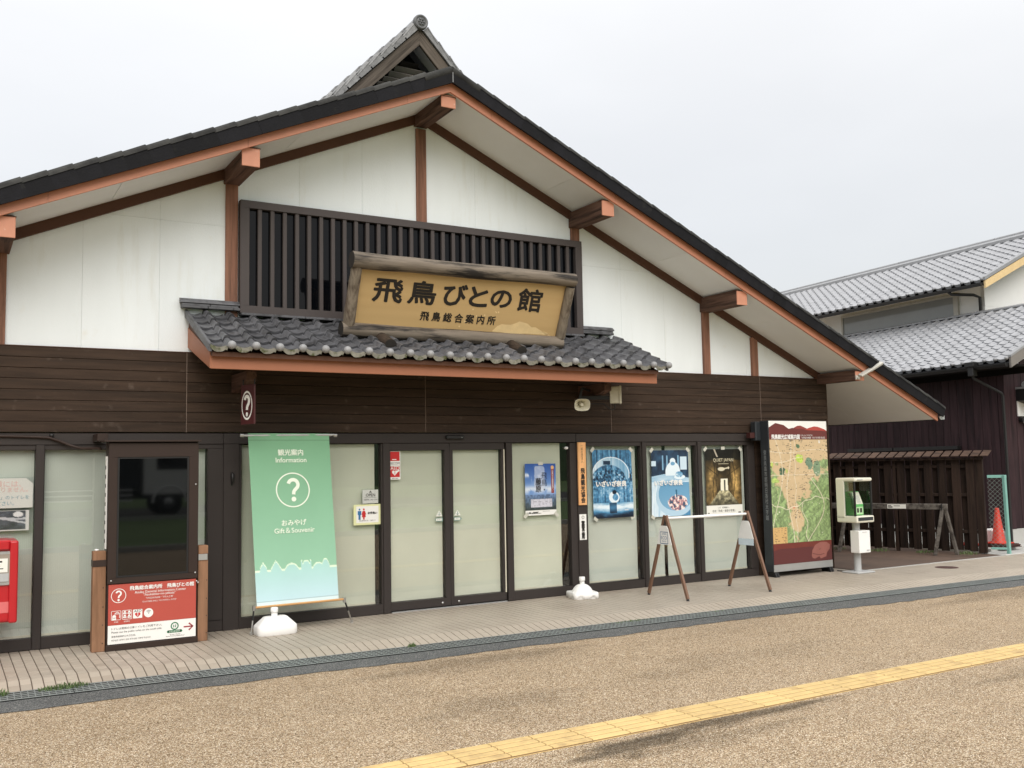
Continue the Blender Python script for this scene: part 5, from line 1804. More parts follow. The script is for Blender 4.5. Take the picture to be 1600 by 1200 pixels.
mb = MB(); write(mb, fr, 'open', 0, .018, w=.115); write(mb, fr, 'open2', 0, -.035, w=.165); frect(mb, fr, -.075, .075, -.012, -.010); fdisc(mb, fr, 0, .058, .008, .001, 0, 8); stroke(mb, fr, [(-.018, .045), (0, .052), (.018, .045)], .004); obj('lettering', mb, ink, OS)['kind'] = 'stuff'
TS = thing('toilet_sign', 'pale yellow-edged toilet sign with blue man and red woman under the OPEN notice', 'notice', (4.26, .02, 1.15))
plate(TS, 'card', 4.092, 4.428, 1.033, 1.268, M('pale yellow card', srgb(226, 228, 176), .6), GY - .006)
fr = Frame((4.262, GY - .009, 1.15), (1, 0, 0), (0, 0, 1))
mb = MB(); frect(mb, fr, -.138, .138, -.092, .098, .0008, 0); obj('white_field', mb, white, TS)
mb = MB()
def man(mb, x, mi, skirt=False):
    fdisc(mb, fr, x, .062, .011, .002, mi, 12)
    if skirt:
        fpoly(mb, fr, [(x - .014, .045), (x + .014, .045), (x + .030, -.0), (x + .02, .004), (x + .024, -.028), (x - .024, -.028), (x - .02, .004), (x - .030, 0)], .002, mi)
        frect(mb, fr, x - .010, x - .001, -.055, -.028, .002, mi); frect(mb, fr, x + .001, x + .010, -.055, -.028, .002, mi)
    else:
        fpoly(mb, fr, [(x - .022, .045), (x + .022, .045), (x + .022, .0), (x + .013, 0), (x + .013, -.055), (x - .013, -.055), (x - .013, 0), (x - .022, 0)], .002, mi)
man(mb, -.098, 0); man(mb, -.045, 1, True)
write(mb, fr, 'otearai', .062, .018, w=.115, z=.002, mi=2, bold=.0015); write(mb, fr, 'ot2', 0, -.068, w=.20, z=.002, mi=2)
obj('print', mb, [blue_ink, red_ink, ink], TS)
for x, sg, side in ((5.19, -1, 'left'), (5.44, 1, 'right')):
    T = thing('door_sticker', 'small green arrow and triangle sticker pair on the %s sliding door' % side, 'sticker', (x, .02, 1.05))
    fr = Frame((x, .0255, 1.05), (1, 0, 0), (0, 0, 1))
    mb = MB()
    fpoly(mb, fr, [(-.045, .04), (.045, .04), (.0, .11)], .001, 0); stroke(mb, fr, [(0, .05), (0, .09)], .008, .002, 1); stroke(mb, fr, [(-.02, .062), (.0, .052), (.02, .062)], .006, .002, 1)
    fpoly(mb, fr, [(-.05 * sg, -.022), (.035 * sg, -.022), (.06 * sg, 0), (.035 * sg, .022), (-.05 * sg, .022)], .001, 1)
    frect(mb, fr, -.042, .036, -.014, .014, .002, 0); write(mb, fr, 'doorbtn', 0, 0, w=.06, z=.003, mi=1)
    obj('print', mb, [paper, M('dusty green print', srgb(120, 150, 142), .6)], T)

# name planks on the pillar
NPk = thing('name_plank', 'tall orange wooden name plank with black characters on the right pillar', 'sign', (7.25, -.03, 1.56))
mb = MB(); mb.box(7.192, 7.318, -.052, -.0305, 1.150, 1.972); obj('plank', mb, plaque, NPk, bevel=.002)
fr = Frame((7.255, -.052, 1.56), (1, 0, 0), (0, 0, 1))
mb = MB(); write(mb, fr, 'plq1', 0, .255, w=.034, h=.225, z=.001); write(mb, fr, 'plq2', .004, -.155, w=.062, h=.45, z=.001, bold=.003); obj('lettering', mb, ink, NPk)
PP = thing('police_plate', 'narrow white enamel plate with vertical characters below the orange name plank', 'sign', (7.25, -.03, .86))
mb = MB(); mb.box(7.203, 7.312, -.036, -.0305, .697, 1.030); obj('plate', mb, white, PP, bevel=.001)
fr = Frame((7.2575, -.036, .86), (1, 0, 0), (0, 0, 1))
mb = MB(); write(mb, fr, 'pol', 0, -.035, w=.052, h=.235, z=.001, bold=.003)
for k in range(5):
    a = PI / 2 + 2 * PI * k / 5
    stroke(mb, fr, [(.026 * cos(a), .128 + .026 * sin(a)), (.012 * cos(a + PI / 5), .128 + .012 * sin(a + PI / 5))], .004, .001)
    stroke(mb, fr, [(.026 * cos(a), .128 + .026 * sin(a)), (.012 * cos(a - PI / 5), .128 + .012 * sin(a - PI / 5))], .004, .001)
obj('lettering', mb, ink, PP)

def tape(root, pts):
    for (x, z, a) in pts:
        fr = Frame((x, .0155, z), (cos(a), 0, sin(a)), (-sin(a), 0, cos(a)))
        mb = MB(); frect(mb, fr, -.035, .035, -.022, .022, 0); obj('tape', mb, clear_tape, root)
clear_tape = M('matt clear tape', srgb(196, 196, 184), .5, var=.05)

# blue sky poster
W_ = thing('sky_poster', 'blue sky and town poster taped to the window left of the pillar', 'poster', (6.65, .02, 1.37))
nx, ny = 100, 140
yy, xx = np.mgrid[0:1:ny * 1j, 0:1:nx * 1j]
im = np.zeros((ny, nx, 3))
t = yy[..., None]
im[:] = np.array([44, 84, 158.]) * (1 - np.clip(t / .5, 0, 1)) + np.array([112, 150, 205.]) * np.clip(t / .5, 0, 1)
cl_ = vnoise(nx, ny, 5, 6, 9, 5)
c1 = np.clip((cl_ - .52) * 6, 0, 1) * np.exp(-((yy - .20) / .12) ** 2) * (np.abs(xx - .45) < .25)
c2 = np.clip((cl_ - .30) * 4, 0, 1) * np.exp(-((yy - .50) / .075) ** 2)
c3 = np.clip((cl_ - .45) * 5, 0, 1) * np.exp(-((yy - .22) / .04) ** 2) * (xx < .14)
for c_ in (c1, c2, c3):
    im = im * (1 - c_[..., None] * .9) + np.array([226, 232, 240.]) * c_[..., None] * .9
m_ = ((xx - .47) / .17) ** 6 + ((yy - .27) / .22) ** 6 < 1 + 1.2 * (cl_ - .5)
im[m_] = im[m_] * .35 + np.array([206, 212, 226.]) * .65
land = yy > .60
ln_ = vnoise(nx, ny, 22, 30, 5, 3)
hz = np.clip((yy - .60) / .30, 0, 1)[..., None]
g_ = np.array([104, 130, 170.]) * (1 - hz) + np.array([54, 64, 62.]) * hz
im[land] = (g_ * (.62 + .75 * ln_[..., None]))[land]
rb = (np.abs(xx - .89) < .048) & (yy > .06) & (yy < .58)
im[rb] = (140, 52, 46)
im[((xx - .89) ** 2 + ((yy - .075) * 1.4) ** 2) < .0026] = (224, 176, 120)
bx = (xx > .18) & (xx < .86) & (yy > .69) & (yy < .845)
im[bx] = (206, 206, 218)
im[bx & (np.abs((yy * 40) % 1 - .5) < .16) & (ln_ > .5)] = (150, 150, 165)
im[yy > .90] = (236, 236, 232)
im[(yy > .935) & (yy < .965) & (xx > .06) & (xx < .46) & (ln_ > .42)] = (90, 90, 88)
im[(yy > .925) & (yy < .935) & (xx > .55) & (xx < .78)] = (120, 120, 118)
sheet('print', [(6.412, .02, 1.703), (6.882, .02, 1.700), (6.412, .02, 1.042), (6.882, .02, 1.044)], im, painted, W_)
fr = Frame((6.647, .02, 1.372), (1, 0, 0), (0, 0, 1))
mb = MB(); write(mb, fr, 'p1', .055, .10, w=.085, h=.23, z=.002, mi=0); write(mb, fr, 'p1b', -.035, .055, w=.085, h=.18, z=.002, mi=0, bold=.002); write(mb, fr, 'p1c', .183, .10, w=.026, h=.28, z=.002, mi=1); write(mb, fr, 'p1d', -.10, -.305, w=.20, z=.002, mi=0); obj('lettering', mb, [ink, white], W_)
tape(W_, [(6.415, 1.045, .8), (6.88, 1.045, -.8), (6.65, 1.705, 0)])

# three big posters right of the pillar
def blue_tone(g, lo=(12, 26, 44), hi=(224, 238, 246)):
    g = np.clip((g - .5) * 1.4 + .5, 0, 1)[..., None]
    mid = np.array([78, 140, 182.])
    lo, hi = np.array(lo, float), np.array(hi, float)
    return np.where(g < .5, lo + (mid - lo) * g * 2, mid + (hi - mid) * (g - .5) * 2)
nx, ny = 140, 196
yy, xx = np.mgrid[0:1:ny * 1j, 0:1:nx * 1j]
stripes = vnoise(nx, ny, 26, 2, 21, 2)
leaf = vnoise(nx, ny, 26, 34, 22, 4)
g = .22 + .42 * stripes + .25 * (leaf - .5)
g += .35 * np.clip((leaf - .5) * 3, -.5, 1) * np.exp(-((yy - .40) / .12) ** 2)
g += .25 * np.exp(-((yy - .62) / .12) ** 2) * (leaf)
ell = ((xx - .46) / .47) ** 2 + ((yy - .36) / .255) ** 2
dome = (ell < 1) & (((xx - .40) / .44) ** 2 + ((yy - .46) / .24) ** 2 > 1) & (yy < .44) & (xx < .94)
g[dome] = .82 - .25 * xx[dome] + .2 * (stripes[dome] - .5)
g[(ell < 1.02) & (ell > .93) & (yy < .42)] = .95
g[(np.abs(xx - .36) < .09) & (np.abs(yy - .19) < .03)] = .22
per = ((xx - .52) / .13) ** 2 + ((yy - .70) / .085) ** 2 < 1
g[per] = .86
g[((xx - .53) / .055) ** 2 + ((yy - .625) / .032) ** 2 < 1] = .05
g[((xx - .55) / .07) ** 2 + ((yy - .70) / .05) ** 2 < 1] = .3 + .5 * leaf[((xx - .55) / .07) ** 2 + ((yy - .70) / .05) ** 2 < 1]
wtr = yy > .775
g[wtr] = (.52 + .45 * (vnoise(nx, ny, 5, 14, 8, 4) - .5) + .35 * np.exp(-((yy - .84) / .05) ** 2) - .5 * np.clip((yy - .90) / .1, 0, 1))[wtr]
g[(np.abs(xx - .48) < .09) & (yy > .775) & (yy < .93)] *= .45
im = blue_tone(g)
im[(yy > .885) & (yy < .90) & (xx > .58) & (xx < .92) & (leaf > .5)] = (206, 214, 220)
Q1 = thing('bamboo_poster', 'blue-toned bamboo grove poster with a large dome shape, leftmost of three posters', 'poster', (7.8, .02, 1.4))
sheet('print', [(7.468, .018, 1.872), (8.120, .018, 1.866), (7.472, .016, .957), (8.132, .008, .960)], im, painted, Q1, lambda u, v: .006 * sin(u * 4 + v * 6) * v)
fr = Frame((7.797, .010, 1.395), (1, 0, 0), (0, 0, 1))
mb = MB(); write(mb, fr, 'izaiza', -.03, .02, w=.50, h=.075, z=.002, bold=.004); obj('lettering', mb, white, Q1)
tape(Q1, [(7.472, 1.875, .8), (8.115, 1.87, -.8), (7.50, .952, -.6), (8.12, .955, .5)])
# food poster
g = np.zeros((ny, nx)); warm = np.zeros((ny, nx, 3))
wood_ = vnoise(nx, ny, 3, 20, 31, 3)
g[:] = .20 + .25 * (vnoise(nx, ny, 8, 8, 30, 4) - .4)
g[(np.abs(xx - .86) < .09) & (yy > .10) & (yy < .30)] = .8
for c_ in (.30, .42, .72): g[(np.abs(xx - c_) < .018) & (yy < .30) & (yy > .08)] = .62
tb = (yy > .36 + .10 * np.abs(xx - .35)) & (yy < .48)
g[tb] = (.72 + .2 * (wood_ - .5))[tb]
coat_ = (((xx - .57) / .20) ** 2 + ((yy - .34) / .165) ** 2 < 1) & (yy < .385)
g[coat_] = .92
g[((xx - .57) / .075) ** 2 + ((yy - .165) / .045) ** 2 < 1] = .95
g[((xx - .57) / .06) ** 2 + ((yy - .205) / .028) ** 2 < 1] = .58
pot = ((xx - .75) / .15) ** 2 + ((yy - .41) / .035) ** 2 < 1
g[pot] = .92
g[((xx - .74) / .10) ** 2 + ((yy - .37) / .045) ** 2 < 1] = .35 + .6 * leaf[((xx - .74) / .10) ** 2 + ((yy - .37) / .045) ** 2 < 1]
g[(xx < .12) & (yy > .16) & (yy < .24)] = .8
tbl = yy > .48
g[tbl] = (.80 + .28 * (vnoise(nx, ny, 20, 3, 33, 3) - .5))[tbl]
bowl = ((xx - .62) / .50) ** 2 + ((yy - .70) / .30) ** 2
g[(bowl < 1.05) & (yy > .49)] = .74
inn = (((xx - .64) / .46) ** 2 + ((yy - .66) / .26) ** 2 < 1) & (yy > .49)
g[inn] = .56 + .1 * (yy[inn] - .5)
shd = (bowl > 1.05) & (yy > .86) & (xx > .6)
g[shd] *= .62
im = blue_tone(g, (24, 34, 52))
food = (((xx - .68) / .25) ** 2 + ((yy - .80) / .12) ** 2 < 1 + .8 * (leaf - .5)) & inn
fc_ = np.where((leaf > .56)[..., None], np.array([236, 226, 220.]), np.array([196, 140, 140.]))
fc_ = np.where((leaf < .42)[..., None], np.array([52, 84, 110.]), fc_)
im[food] = fc_[food]
im[(np.abs(xx - .66 - (yy - .7) * .1) < .02) & (yy > .60) & (yy < .72)] = (50, 100, 130)
Q2 = thing('food_poster', 'blue-toned poster of a cook above a bowl of food, middle of three posters', 'poster', (8.8, .02, 1.4))
sheet('print', [(8.470, .018, 1.856), (9.136, .018, 1.858), (8.455, .018, .938), (9.134, .008, .936)], im, painted, Q2, lambda u, v: .006 * sin(u * 3 + v * 5) * v)
fr = Frame((8.80, .010, 1.395), (1, 0, 0), (0, 0, 1))
mb = MB(); write(mb, fr, 'izaiza', -.04, .01, w=.50, h=.075, z=.002, bold=.004); obj('lettering', mb, white, Q2)
tape(Q2, [(8.475, 1.86, .8), (9.13, 1.862, -.8), (8.47, .935, -.6)])
# passage poster
g = .10 + .42 * vnoise(nx, ny, 7, 9, 41, 5)
rib = vnoise(nx, ny, 14, 3, 42, 3)
side = np.clip((np.abs(xx - .5) - .16) / .14, 0, 1) * np.clip((.52 - np.abs(xx - .5)) / .2, 0, 1)
g = g * (.55 + .5 * side) + .25 * side * rib * np.exp(-((yy - .55) / .3) ** 2)
g *= np.clip((yy + .12) / .5, .45, 1.2)
im = g[..., None] * np.array([320, 262, 160.])
st_ = (((xx - .44) / .10) ** 2 + ((yy - .358) / .034) ** 2 < 1) | ((np.abs(yy - .352 + .10 * (xx - .5)) < .011) & (xx > .4) & (xx < .66)) | (((xx - .64) / .025) ** 2 + ((yy - .338) / .022) ** 2 < 1)
for cx0, w0, k0 in ((.22, .012, .55), (.31, .008, .5), (.70, .010, .5), (.79, .014, .55)):
    im[np.abs(xx - cx0 - .03 * np.sin(yy * 9 + cx0 * 20)) < w0] *= k0
im *= (.75 + .55 * vnoise(nx, ny, 16, 24, 47, 3))[..., None]
roof_ = (yy < .16 + .10 * np.abs(xx - .5))
im[roof_] *= np.array([.55, .62, .75])
bm_ = (np.abs(xx - .25 - .6 * (yy - .0)) < .02) & (yy < .14)
im[bm_] = (176, 168, 150)
im[st_] = (214, 206, 180)
im[(np.abs(xx - .51) < .10 + .03 * (yy - .6)) & (yy > .53) & (yy < .74)] = (240, 236, 214)
im[(np.abs(xx - .52) < .022) & (yy > .57) & (yy < .745)] = (70, 66, 58)
im[((xx - .52) ** 2 + ((yy - .565) * 1.4) ** 2) < .0005] = (60, 56, 50)
fl = (yy > .74) & (np.abs(xx - .5) < .12 + 1.2 * (yy - .74))
cob = vnoise(nx, ny, 18, 26, 44, 2)
im[fl] = (np.array([196, 188, 150.]) * (.35 + .9 * cob[..., None]) * np.clip(1.25 - (yy[..., None] - .72) * 2.6, .35, 1.2))[fl]
crk = (np.abs(yy - (.30 + .5 * xx)) < .006) & (xx < .35) | (np.abs(yy - (.75 - .45 * xx)) < .006) & (xx > .6)
im[crk] *= .35
Q3 = thing('passage_poster', 'brown stone passage poster with bright doorway and small figure, rightmost of three posters', 'poster', (9.8, .02, 1.4))
sheet('print', [(9.458, .018, 1.866), (10.146, .018, 1.864), (9.452, .018, 1.055), (10.142, .018, 1.056)], im, painted, Q3)
mb = MB(); mb.box(9.446, 10.142, .012, .0175, .912, 1.054); obj('caption_strip', mb, paper, Q3)
fr = Frame((9.795, .012, .985), (1, 0, 0), (0, 0, 1))
mb = MB(); write(mb, fr, 'qj2', -.02, .035, w=.22, z=.001); write(mb, fr, 'qj3', -.02, -.012, w=.44, z=.001); frect(mb, fr, -.32, -.30, -.055, -.03, .001); frect(mb, fr, .26, .31, -.05, -.035, .001); obj('caption', mb, ink, Q3)
fr = Frame((9.80, .018, 1.70), (1, 0, 0), (0, 0, 1))
mb = MB(); write(mb, fr, 'quiet', -.0, 0, w=.39, z=.002); frect(mb, fr, -.1, .1, -.052, -.046, .002); obj('title', mb, M('pale gold print', srgb(214, 206, 176), .6), Q3)
tape(Q3, [(9.46, 1.868, .8), (10.14, 1.866, -.8), (9.80, 1.878, 0)])

# ------------------------------------------------------------------ poster stand: two A-frames and a top bar
ST = thing('barrier_stand', 'bronze A-frame barrier stand with white top bar in front of the posters', 'stand', (8.6, -.97, 0))
for x in (7.86, 9.246):
    for sg, nm in ((-1, 0), (1, 1)):
        f = Vector((x, -.985 + sg * .375, .022)); tp = Vector((x, -.985 + sg * .012, 1.02))
        mb = MB(); mb.bar(f, tp, .042, .030, (1, 0, 0)); lg = obj('leg', mb, bronze_leg, ST, bevel=.003)
        mb = MB(); mb.lathe((f.x, f.y, 0), [(.018, .0), (.020, .010), (.016, .014), (.016, .024), (.0001, .024)], 12); obj('foot', mb, blackm, lg)
    mb = MB(); mb.extrude([(x - .012, -1.055, .84), (x - .012, -.915, .84), (x - .012, -.965, 1.0), (x - .012, -1.005, 1.0)], (.024, 0, 0)); obj('head_plate', mb, frame_m, ST)
mb = MB(); mb.tube([(7.86, -.985, .985), (9.25, -.985, .985)], .017, 12); obj('top_bar', mb, white_pl, ST)
mb = MB(); mb.tube([(8.50, -.985, .985), (8.62, -.985, .985)], .021, 12); obj('bar_joint', mb, white_pl, ST)
mb = MB(); mb.bar((9.246, -1.10, .70), (9.246, -.87, .70), .02, .02); obj('cross_tie', mb, alum, ST)
def signplate(x, nm, label, face):
    T = thing('stand_plate', label, 'sign plate', (x, -.98, .75))
    mb = MB(); mb.extrude([(x, -1.125, .66), (x, -.84, .66), (x, -.905, .865), (x, -.93, .895), (x, -1.035, .895), (x, -1.06, .865)], (face * .006, 0, 0)); obj('plate', mb, white, T)
    return T
T1 = signplate(7.835, 0, 'white tapered plate with a square blue logo on the left legs of the barrier stand', -1)
fr = Frame((7.829, -.983, .745), (0, -1, 0), (0, 0, 1))
mb = MB()
for r0, r1, z in ((.066, .072, .001),):
    pr_ = [(sx * r1, sy * r1) for sx, sy in ((-1, -1), (1, -1), (1, 1), (-1, 1))]
    for i in range(4):
        (xa, ya), (xb, yb) = pr_[i], pr_[(i + 1) % 4]
        stroke(mb, fr, [(xa, ya), (xb, yb)], .009, .001)
write(mb, fr, 'eco1', 0, .044, w=.09, z=.001); write(mb, fr, 'eco2', 0, .0, w=.11, z=.001); write(mb, fr, 'eco3', 0, -.044, w=.09, z=.001); obj('logo', mb, M('slate blue print', srgb(84, 116, 150), .6), T1)
T2 = signplate(9.222, 0, 'plain white tapered plate on the right legs of the barrier stand', -1)
mb = MB(); mb.box(9.214, 9.222, -1.12, -.85, .575, .658); obj('lower_strip', mb, M('pale blue strip', srgb(206, 222, 230), .6), T2)

# ------------------------------------------------------------------ area map board
MP = thing('map_board', 'tall graphite map board with a green and tan area map and dark red ends', 'map board', (10.95, -.32, 0))
x0, x1, yf, yb = 10.372, 11.60, -.335, -.165
mb = MB(); mb.box(x0, x1, yf + .004, yb, .075, 2.268); cb = obj('cabinet', mb, board_black, MP, bevel=.005)
mb = MB(); mb.box(x0 - .09, x0 + .02, yb - .01, yb + .10, 1.98, 2.26); obj('hinge_box', mb, board_black, cb, bevel=.01)
mb = MB(); mb.box(x0 - .18, x0, -.15, -.07, 2.02, 2.10); obj('wall_bracket', mb, M('dark red steel', srgb(66, 34, 32), .5), MP)
for x in (x0 + .03, x1 - .06):
    mb = MB(); mb.bar((x, yf - .01, 0), (x, yf + .03, .085), .04, .03, (1, 0, 0)); mb.bar((x + .05, yf - .01, 0), (x + .05, yf + .03, .085), .03, .03, (1, 0, 0)); mb.box(x, x + .05, yf, yb, 0, .08); obj('foot', mb, blackm, MP)
mb = MB(); mb.box(x0 + .005, x1, yf - .004, yf + .003, .078, .178); obj('kick_strip', mb, alum, MP)
nx, ny = 150, 270
yy, xx = np.mgrid[0:1:ny * 1j, 0:1:nx * 1j]
im = np.zeros((ny, nx, 3))
n1, n2, n3 = vnoise(nx, ny, 5, 8, 51, 5), vnoise(nx, ny, 14, 22, 52, 5), vnoise(nx, ny, 60, 100, 53, 1)
im[:] = np.array([204, 178, 138.]) * (.96 + .08 * n2[..., None])
core = .36 + .10 * np.sin(yy * 9)
dens = np.clip((yy - .34) * 1.9, -.75, .52) + 1.0 * np.abs(xx - .42) - .20 + 1.2 * (n1 - .5) + .35 * (n2 - .5)
dens -= .55 * np.exp(-((xx - core) / .10) ** 2) * np.exp(-((yy - .58) / .33) ** 4)
dens += .35 * np.clip(xx - .62, 0, 1) * (yy > .2) + .30 * (xx < .26) * np.clip((yy - .42) * 4, 0, 1)
gw = np.clip((dens - .16) / .12, 0, 1)[..., None]
ridge = 1 - np.abs(2 * vnoise(nx, ny, 7, 11, 57, 4) - 1)
slope_ = np.clip((np.roll(ridge, 3, 1) - ridge) * 1.5 + (np.roll(ridge, 3, 0) - ridge) * .9, -.42, .30)
gcol = np.array([126, 150, 98.]) * (1 + .62 * slope_[..., None]) * (.92 + .2 * n2[..., None])
im = im * (1 - gw) + gcol * gw
for cx_, cy_, rx, ry, c_ in ((.48, .07, .035, .02, (84, 116, 84)), (.20, .30, .06, .042, (64, 96, 70)), (.66, .235, .07, .05, (104, 132, 108)), (.80, .28, .06, .085, (118, 144, 112)), (.50, .185, .075, .042, (182, 208, 88)), (.03, .24, .02, .03, (182, 200, 96)), (.27, .31, .022, .035, (196, 208, 110)), (.86, .022, .016, .016, (240, 240, 236)), (.08, .40, .07, .02, (170, 196, 100))):
    q = ((xx - cx_) / rx) ** 2 + ((yy - cy_) / ry) ** 2 < 1 + 2.4 * (n2 - .5)
    im[q] = np.array(c_) * (.82 + .36 * n2[q][:, None])
for f, w_ in ((lambda y: .10 + .10 * np.sin(y * 5), .0045), (lambda y: .31 + .05 * np.sin(y * 7 + 1), .005), (lambda y: .415 + .01 * np.sin(y * 30), .0035), (lambda y: .70 + .20 * np.sin((y - .4) * 6.2) + 9 * (y < .38), .0055), (lambda y: .52 + .22 * (y - .6) + .03 * np.sin(y * 25) + 9 * (y < .62), .005)):
    im[np.abs(xx - f(yy)) < w_] = (222, 212, 186)
for f, w_ in ((lambda x: .115 + .015 * np.sin(x * 6), .0022), (lambda x: .345 + .0 * x, .0018), (lambda x: .215 - .05 * x + .015 * np.sin(x * 9) + 9 * (x > .55), .0025), (lambda x: .62 + .05 * np.sin(x * 6) + .008 * np.sin(x * 31), .003)):
    im[np.abs(yy - f(xx)) < w_] = (228, 218, 194)
lab = (n3 < .36) & (vnoise(nx, ny, 16, 120, 60, 1) > .68) & (yy < .78) & (gw[..., 0] < .6)
im[lab] *= .58
spk = (n3 > .955) & (yy > .3)
im[spk] = (232, 230, 214)
lg_ = (xx < .24) & (yy > .845)
im[lg_] = (206, 168, 108)
im[lg_ & (np.abs((yy * 60) % 1 - .5) < .2) & (n3 < .45) & ((xx * 9) % 1 > .3)] = (120, 92, 60)
im[((xx - .37) / .016) ** 2 + ((yy - .665) / .006) ** 2 < 1] = (206, 96, 76)
im = im * .92 + np.array([214, 210, 196.]) * .08
sheet('map_print', [(x0 + .012, yf - .002, 1.99), (x1 - .008, yf - .002, 1.99), (x0 + .012, yf - .002, .478), (x1 - .008, yf - .002, .478)], im, painted, MP)
darkred, brickr, wine = M('dark red print', srgb(104, 46, 42), .4, var=.02), M('brick print', srgb(176, 70, 60), .4, var=.02), M('wine print', srgb(92, 44, 44), .4, var=.03)
fr = Frame(((x0 + x1) / 2, yf - .002, 2.128), (1, 0, 0), (0, 0, 1))
hw = (x1 - x0) / 2
mb = MB()
frect(mb, fr, -hw + .008, hw - .006, -.137, .137, .0, 1)
fpoly(mb, fr, [(-.18, .0), (-.02, .065), (.05, .07), (.20, .02), (.20, -.02), (-.18, -.02)], .0012, 3)
fpoly(mb, fr, [(.12, .0), (.22, .035), (.34, .058), (.42, .052), (.56, .015), (hw - .006, -.01), (hw - .006, -.03), (.12, -.03)], .0018, 2)
fpoly(mb, fr, [(-hw + .008, .04), (-.47, .105), (-.30, .075), (-.20, .02), (-.12, .035), (-.02, .018), (.06, .022), (.2, .0), (.5, -.005), (hw - .006, -.015), (hw - .006, -.137), (-hw + .008, -.137)], .0024, 0)
write(mb, fr, 'map1', -.27, -.098, w=.58, h=.07, z=.0035, mi=1, bold=.0022); write(mb, fr, 'map2', .17, -.075, w=.25, z=.0035, mi=1); write(mb, fr, 'map3', .31, -.112, w=.52, z=.0035, mi=1)
obj('header', mb, [darkred, white, brickr, M('mid red print', srgb(140, 62, 56), .4)], MP)
fr = Frame(((x0 + x1) / 2, yf - .002, .328), (1, 0, 0), (0, 0, 1))
mb = MB()
frect(mb, fr, -hw + .008, hw - .006, -.148, .148, .0, 0)
fpoly(mb, fr, [(-hw + .008, .05), (-.45, .075), (-.2, .07), (.1, .075), (.35, .06), (hw - .006, .075), (hw - .006, -.148), (-hw + .008, -.148)], .001, 1)
fpoly(mb, fr, [(.17, -.06), (.19, .02), (.25, .09), (.36, .13), (.50, .125), (.57, .08), (.56, .02), (.50, -.03), (.48, -.09), (.36, -.115), (.33, -.08), (.24, -.11), (.19, -.10)], .002, 2)
stroke(mb, fr, [(.19, -.03), (.26, -.045), (.34, -.06), (.44, -.045)], .008, .003, 1); stroke(mb, fr, [(.33, .02), (.37, .03)], .006, .003, 1)
obj('footer', mb, [M('rust red print', srgb(112, 50, 42), .4), wine, M('faded rose print', srgb(146, 92, 84), .4)], MP)
fr = Frame((x0 - .0005, (yf + yb) / 2, 1.33), (0, -1, 0), (0, 0, 1))
mb = MB(); write(mb, fr, 'mapside', 0, 0, w=.055, h=1.02, z=.001); obj('side_lettering', mb, M('grey print', srgb(150, 156, 158), .5), MP)
mb = MB(); mb.tube([(11.66, -.36, .012), (11.75, -.55, .010), (11.90, -.62, .010), (11.98, -.66, .012)], .008, 6)
single('floor_cable', mb, [blackm], 'short black cable lying between the map board and the telephone stand', 'cable', (11.7, -.5, .01))

# ------------------------------------------------------------------ telephone stand
TEL = thing('payphone', 'green payphone in an ivory open hood on a grey post', 'payphone', (11.78, -.62, 0))
x0, x1, y0, y1 = 11.58, 11.965, -.83, -.47
mb = MB(); mb.box(11.60, 11.98, -.80, -.50, 0, .022); obj('foot_plate', mb, grey_paint, TEL, bevel=.006)
mb = MB(); mb.lathe((11.79, -.64, 0), [(.052, .02), (.052, .76)], 20); obj('post', mb, grey_paint, TEL)
mb = MB(); mb.lathe((11.90, -.58, 0), [(.03, .62), (.03, .76)], 14); obj('conduit', mb, grey_paint, TEL)
mb = MB(); mb.box(11.655, 11.90, -.80, -.64, .30, .625); mb2 = obj('directory_box', mb, white_pl, TEL, bevel=.006)
mb = MB(); mb.box(11.81, 11.87, -.803, -.80, .325, .345); mb.box(11.73, 11.83, -.803, -.80, .600, .606); obj('marking', mb, grey_paint, mb2)
# hood: back, top, bottom tray, left side with smoked window
mb = MB(); mb.box(x0, x1, y1 - .03, y1, .755, 1.40); mb.box(x0, x1, y0, y1, 1.352, 1.405); mb.box(x0, x1, y0 - .01, y1, .745, .845)
mb.box(x0, x0 + .03, y1 - .16, y1, .80, 1.38); hood = obj('hood', mb, phone_ivory, TEL, bevel=.018, seg=2)
mb = MB(); mb.box(x0 + .008, x0 + .014, y0 + .03, y1 - .155, .845, 1.352); obj('side_window', mb, smoked, hood)
mb = MB(); mb.box(x1 - .014, x1 - .008, y0 + .03, y1 - .03, .845, 1.352); obj('side_window', mb, smoked, hood)
for x in (x0 + .012, x1 - .012):
    mb = MB(); mb.box(x - .012, x + .012, y0 + .012, y0 + .036, .845, 1.352); obj('window_post', mb, blackm, hood)
mb = MB(); mb.box(x0 + .03, x1 - .03, y0 - .013, y0 - .009, .775, .825); obj('tray_slot', mb, board_black, hood)
mb = MB(); mb.box(x0 + .05, x0 + .16, y0 - .014, y0 - .009, 1.372, 1.386); obj('hood_marking', mb, grey_paint, hood)
mb = MB(); mb.extrude([(11.66, -.74, .85), (11.66, -.74, 1.0), (11.66, -.66, 1.20), (11.66, -.52, 1.20), (11.66, -.52, .85)], (.20, 0, 0)); ph = obj('telephone', mb, phone_green, TEL, bevel=.008)
fr = Frame((11.76, -.7405, .925), (1, 0, 0), (0, 0, 1))
mb = MB(); frect(mb, fr, -.075, .085, -.06, .05, .001, 0); frect(mb, fr, -.05, -.01, -.035, .03, .002, 1); frect(mb, fr, .015, .06, -.035, .03, .002, 1); obj('front_plate', mb, [M('pale green metal', srgb(170, 206, 160), .4), frame_m], ph)
fr = Frame((11.76, -.703, 1.102), (1, 0, 0), (0, .08, .20))
mb = MB(); frect(mb, fr, -.09, .09, -.095, .095, .001, 0)
for i in range(3):
    for j in range(4): frect(mb, fr, -.02 + i * .028, .0 + i * .028, -.07 + j * .03, -.05 + j * .03, .003, 1)
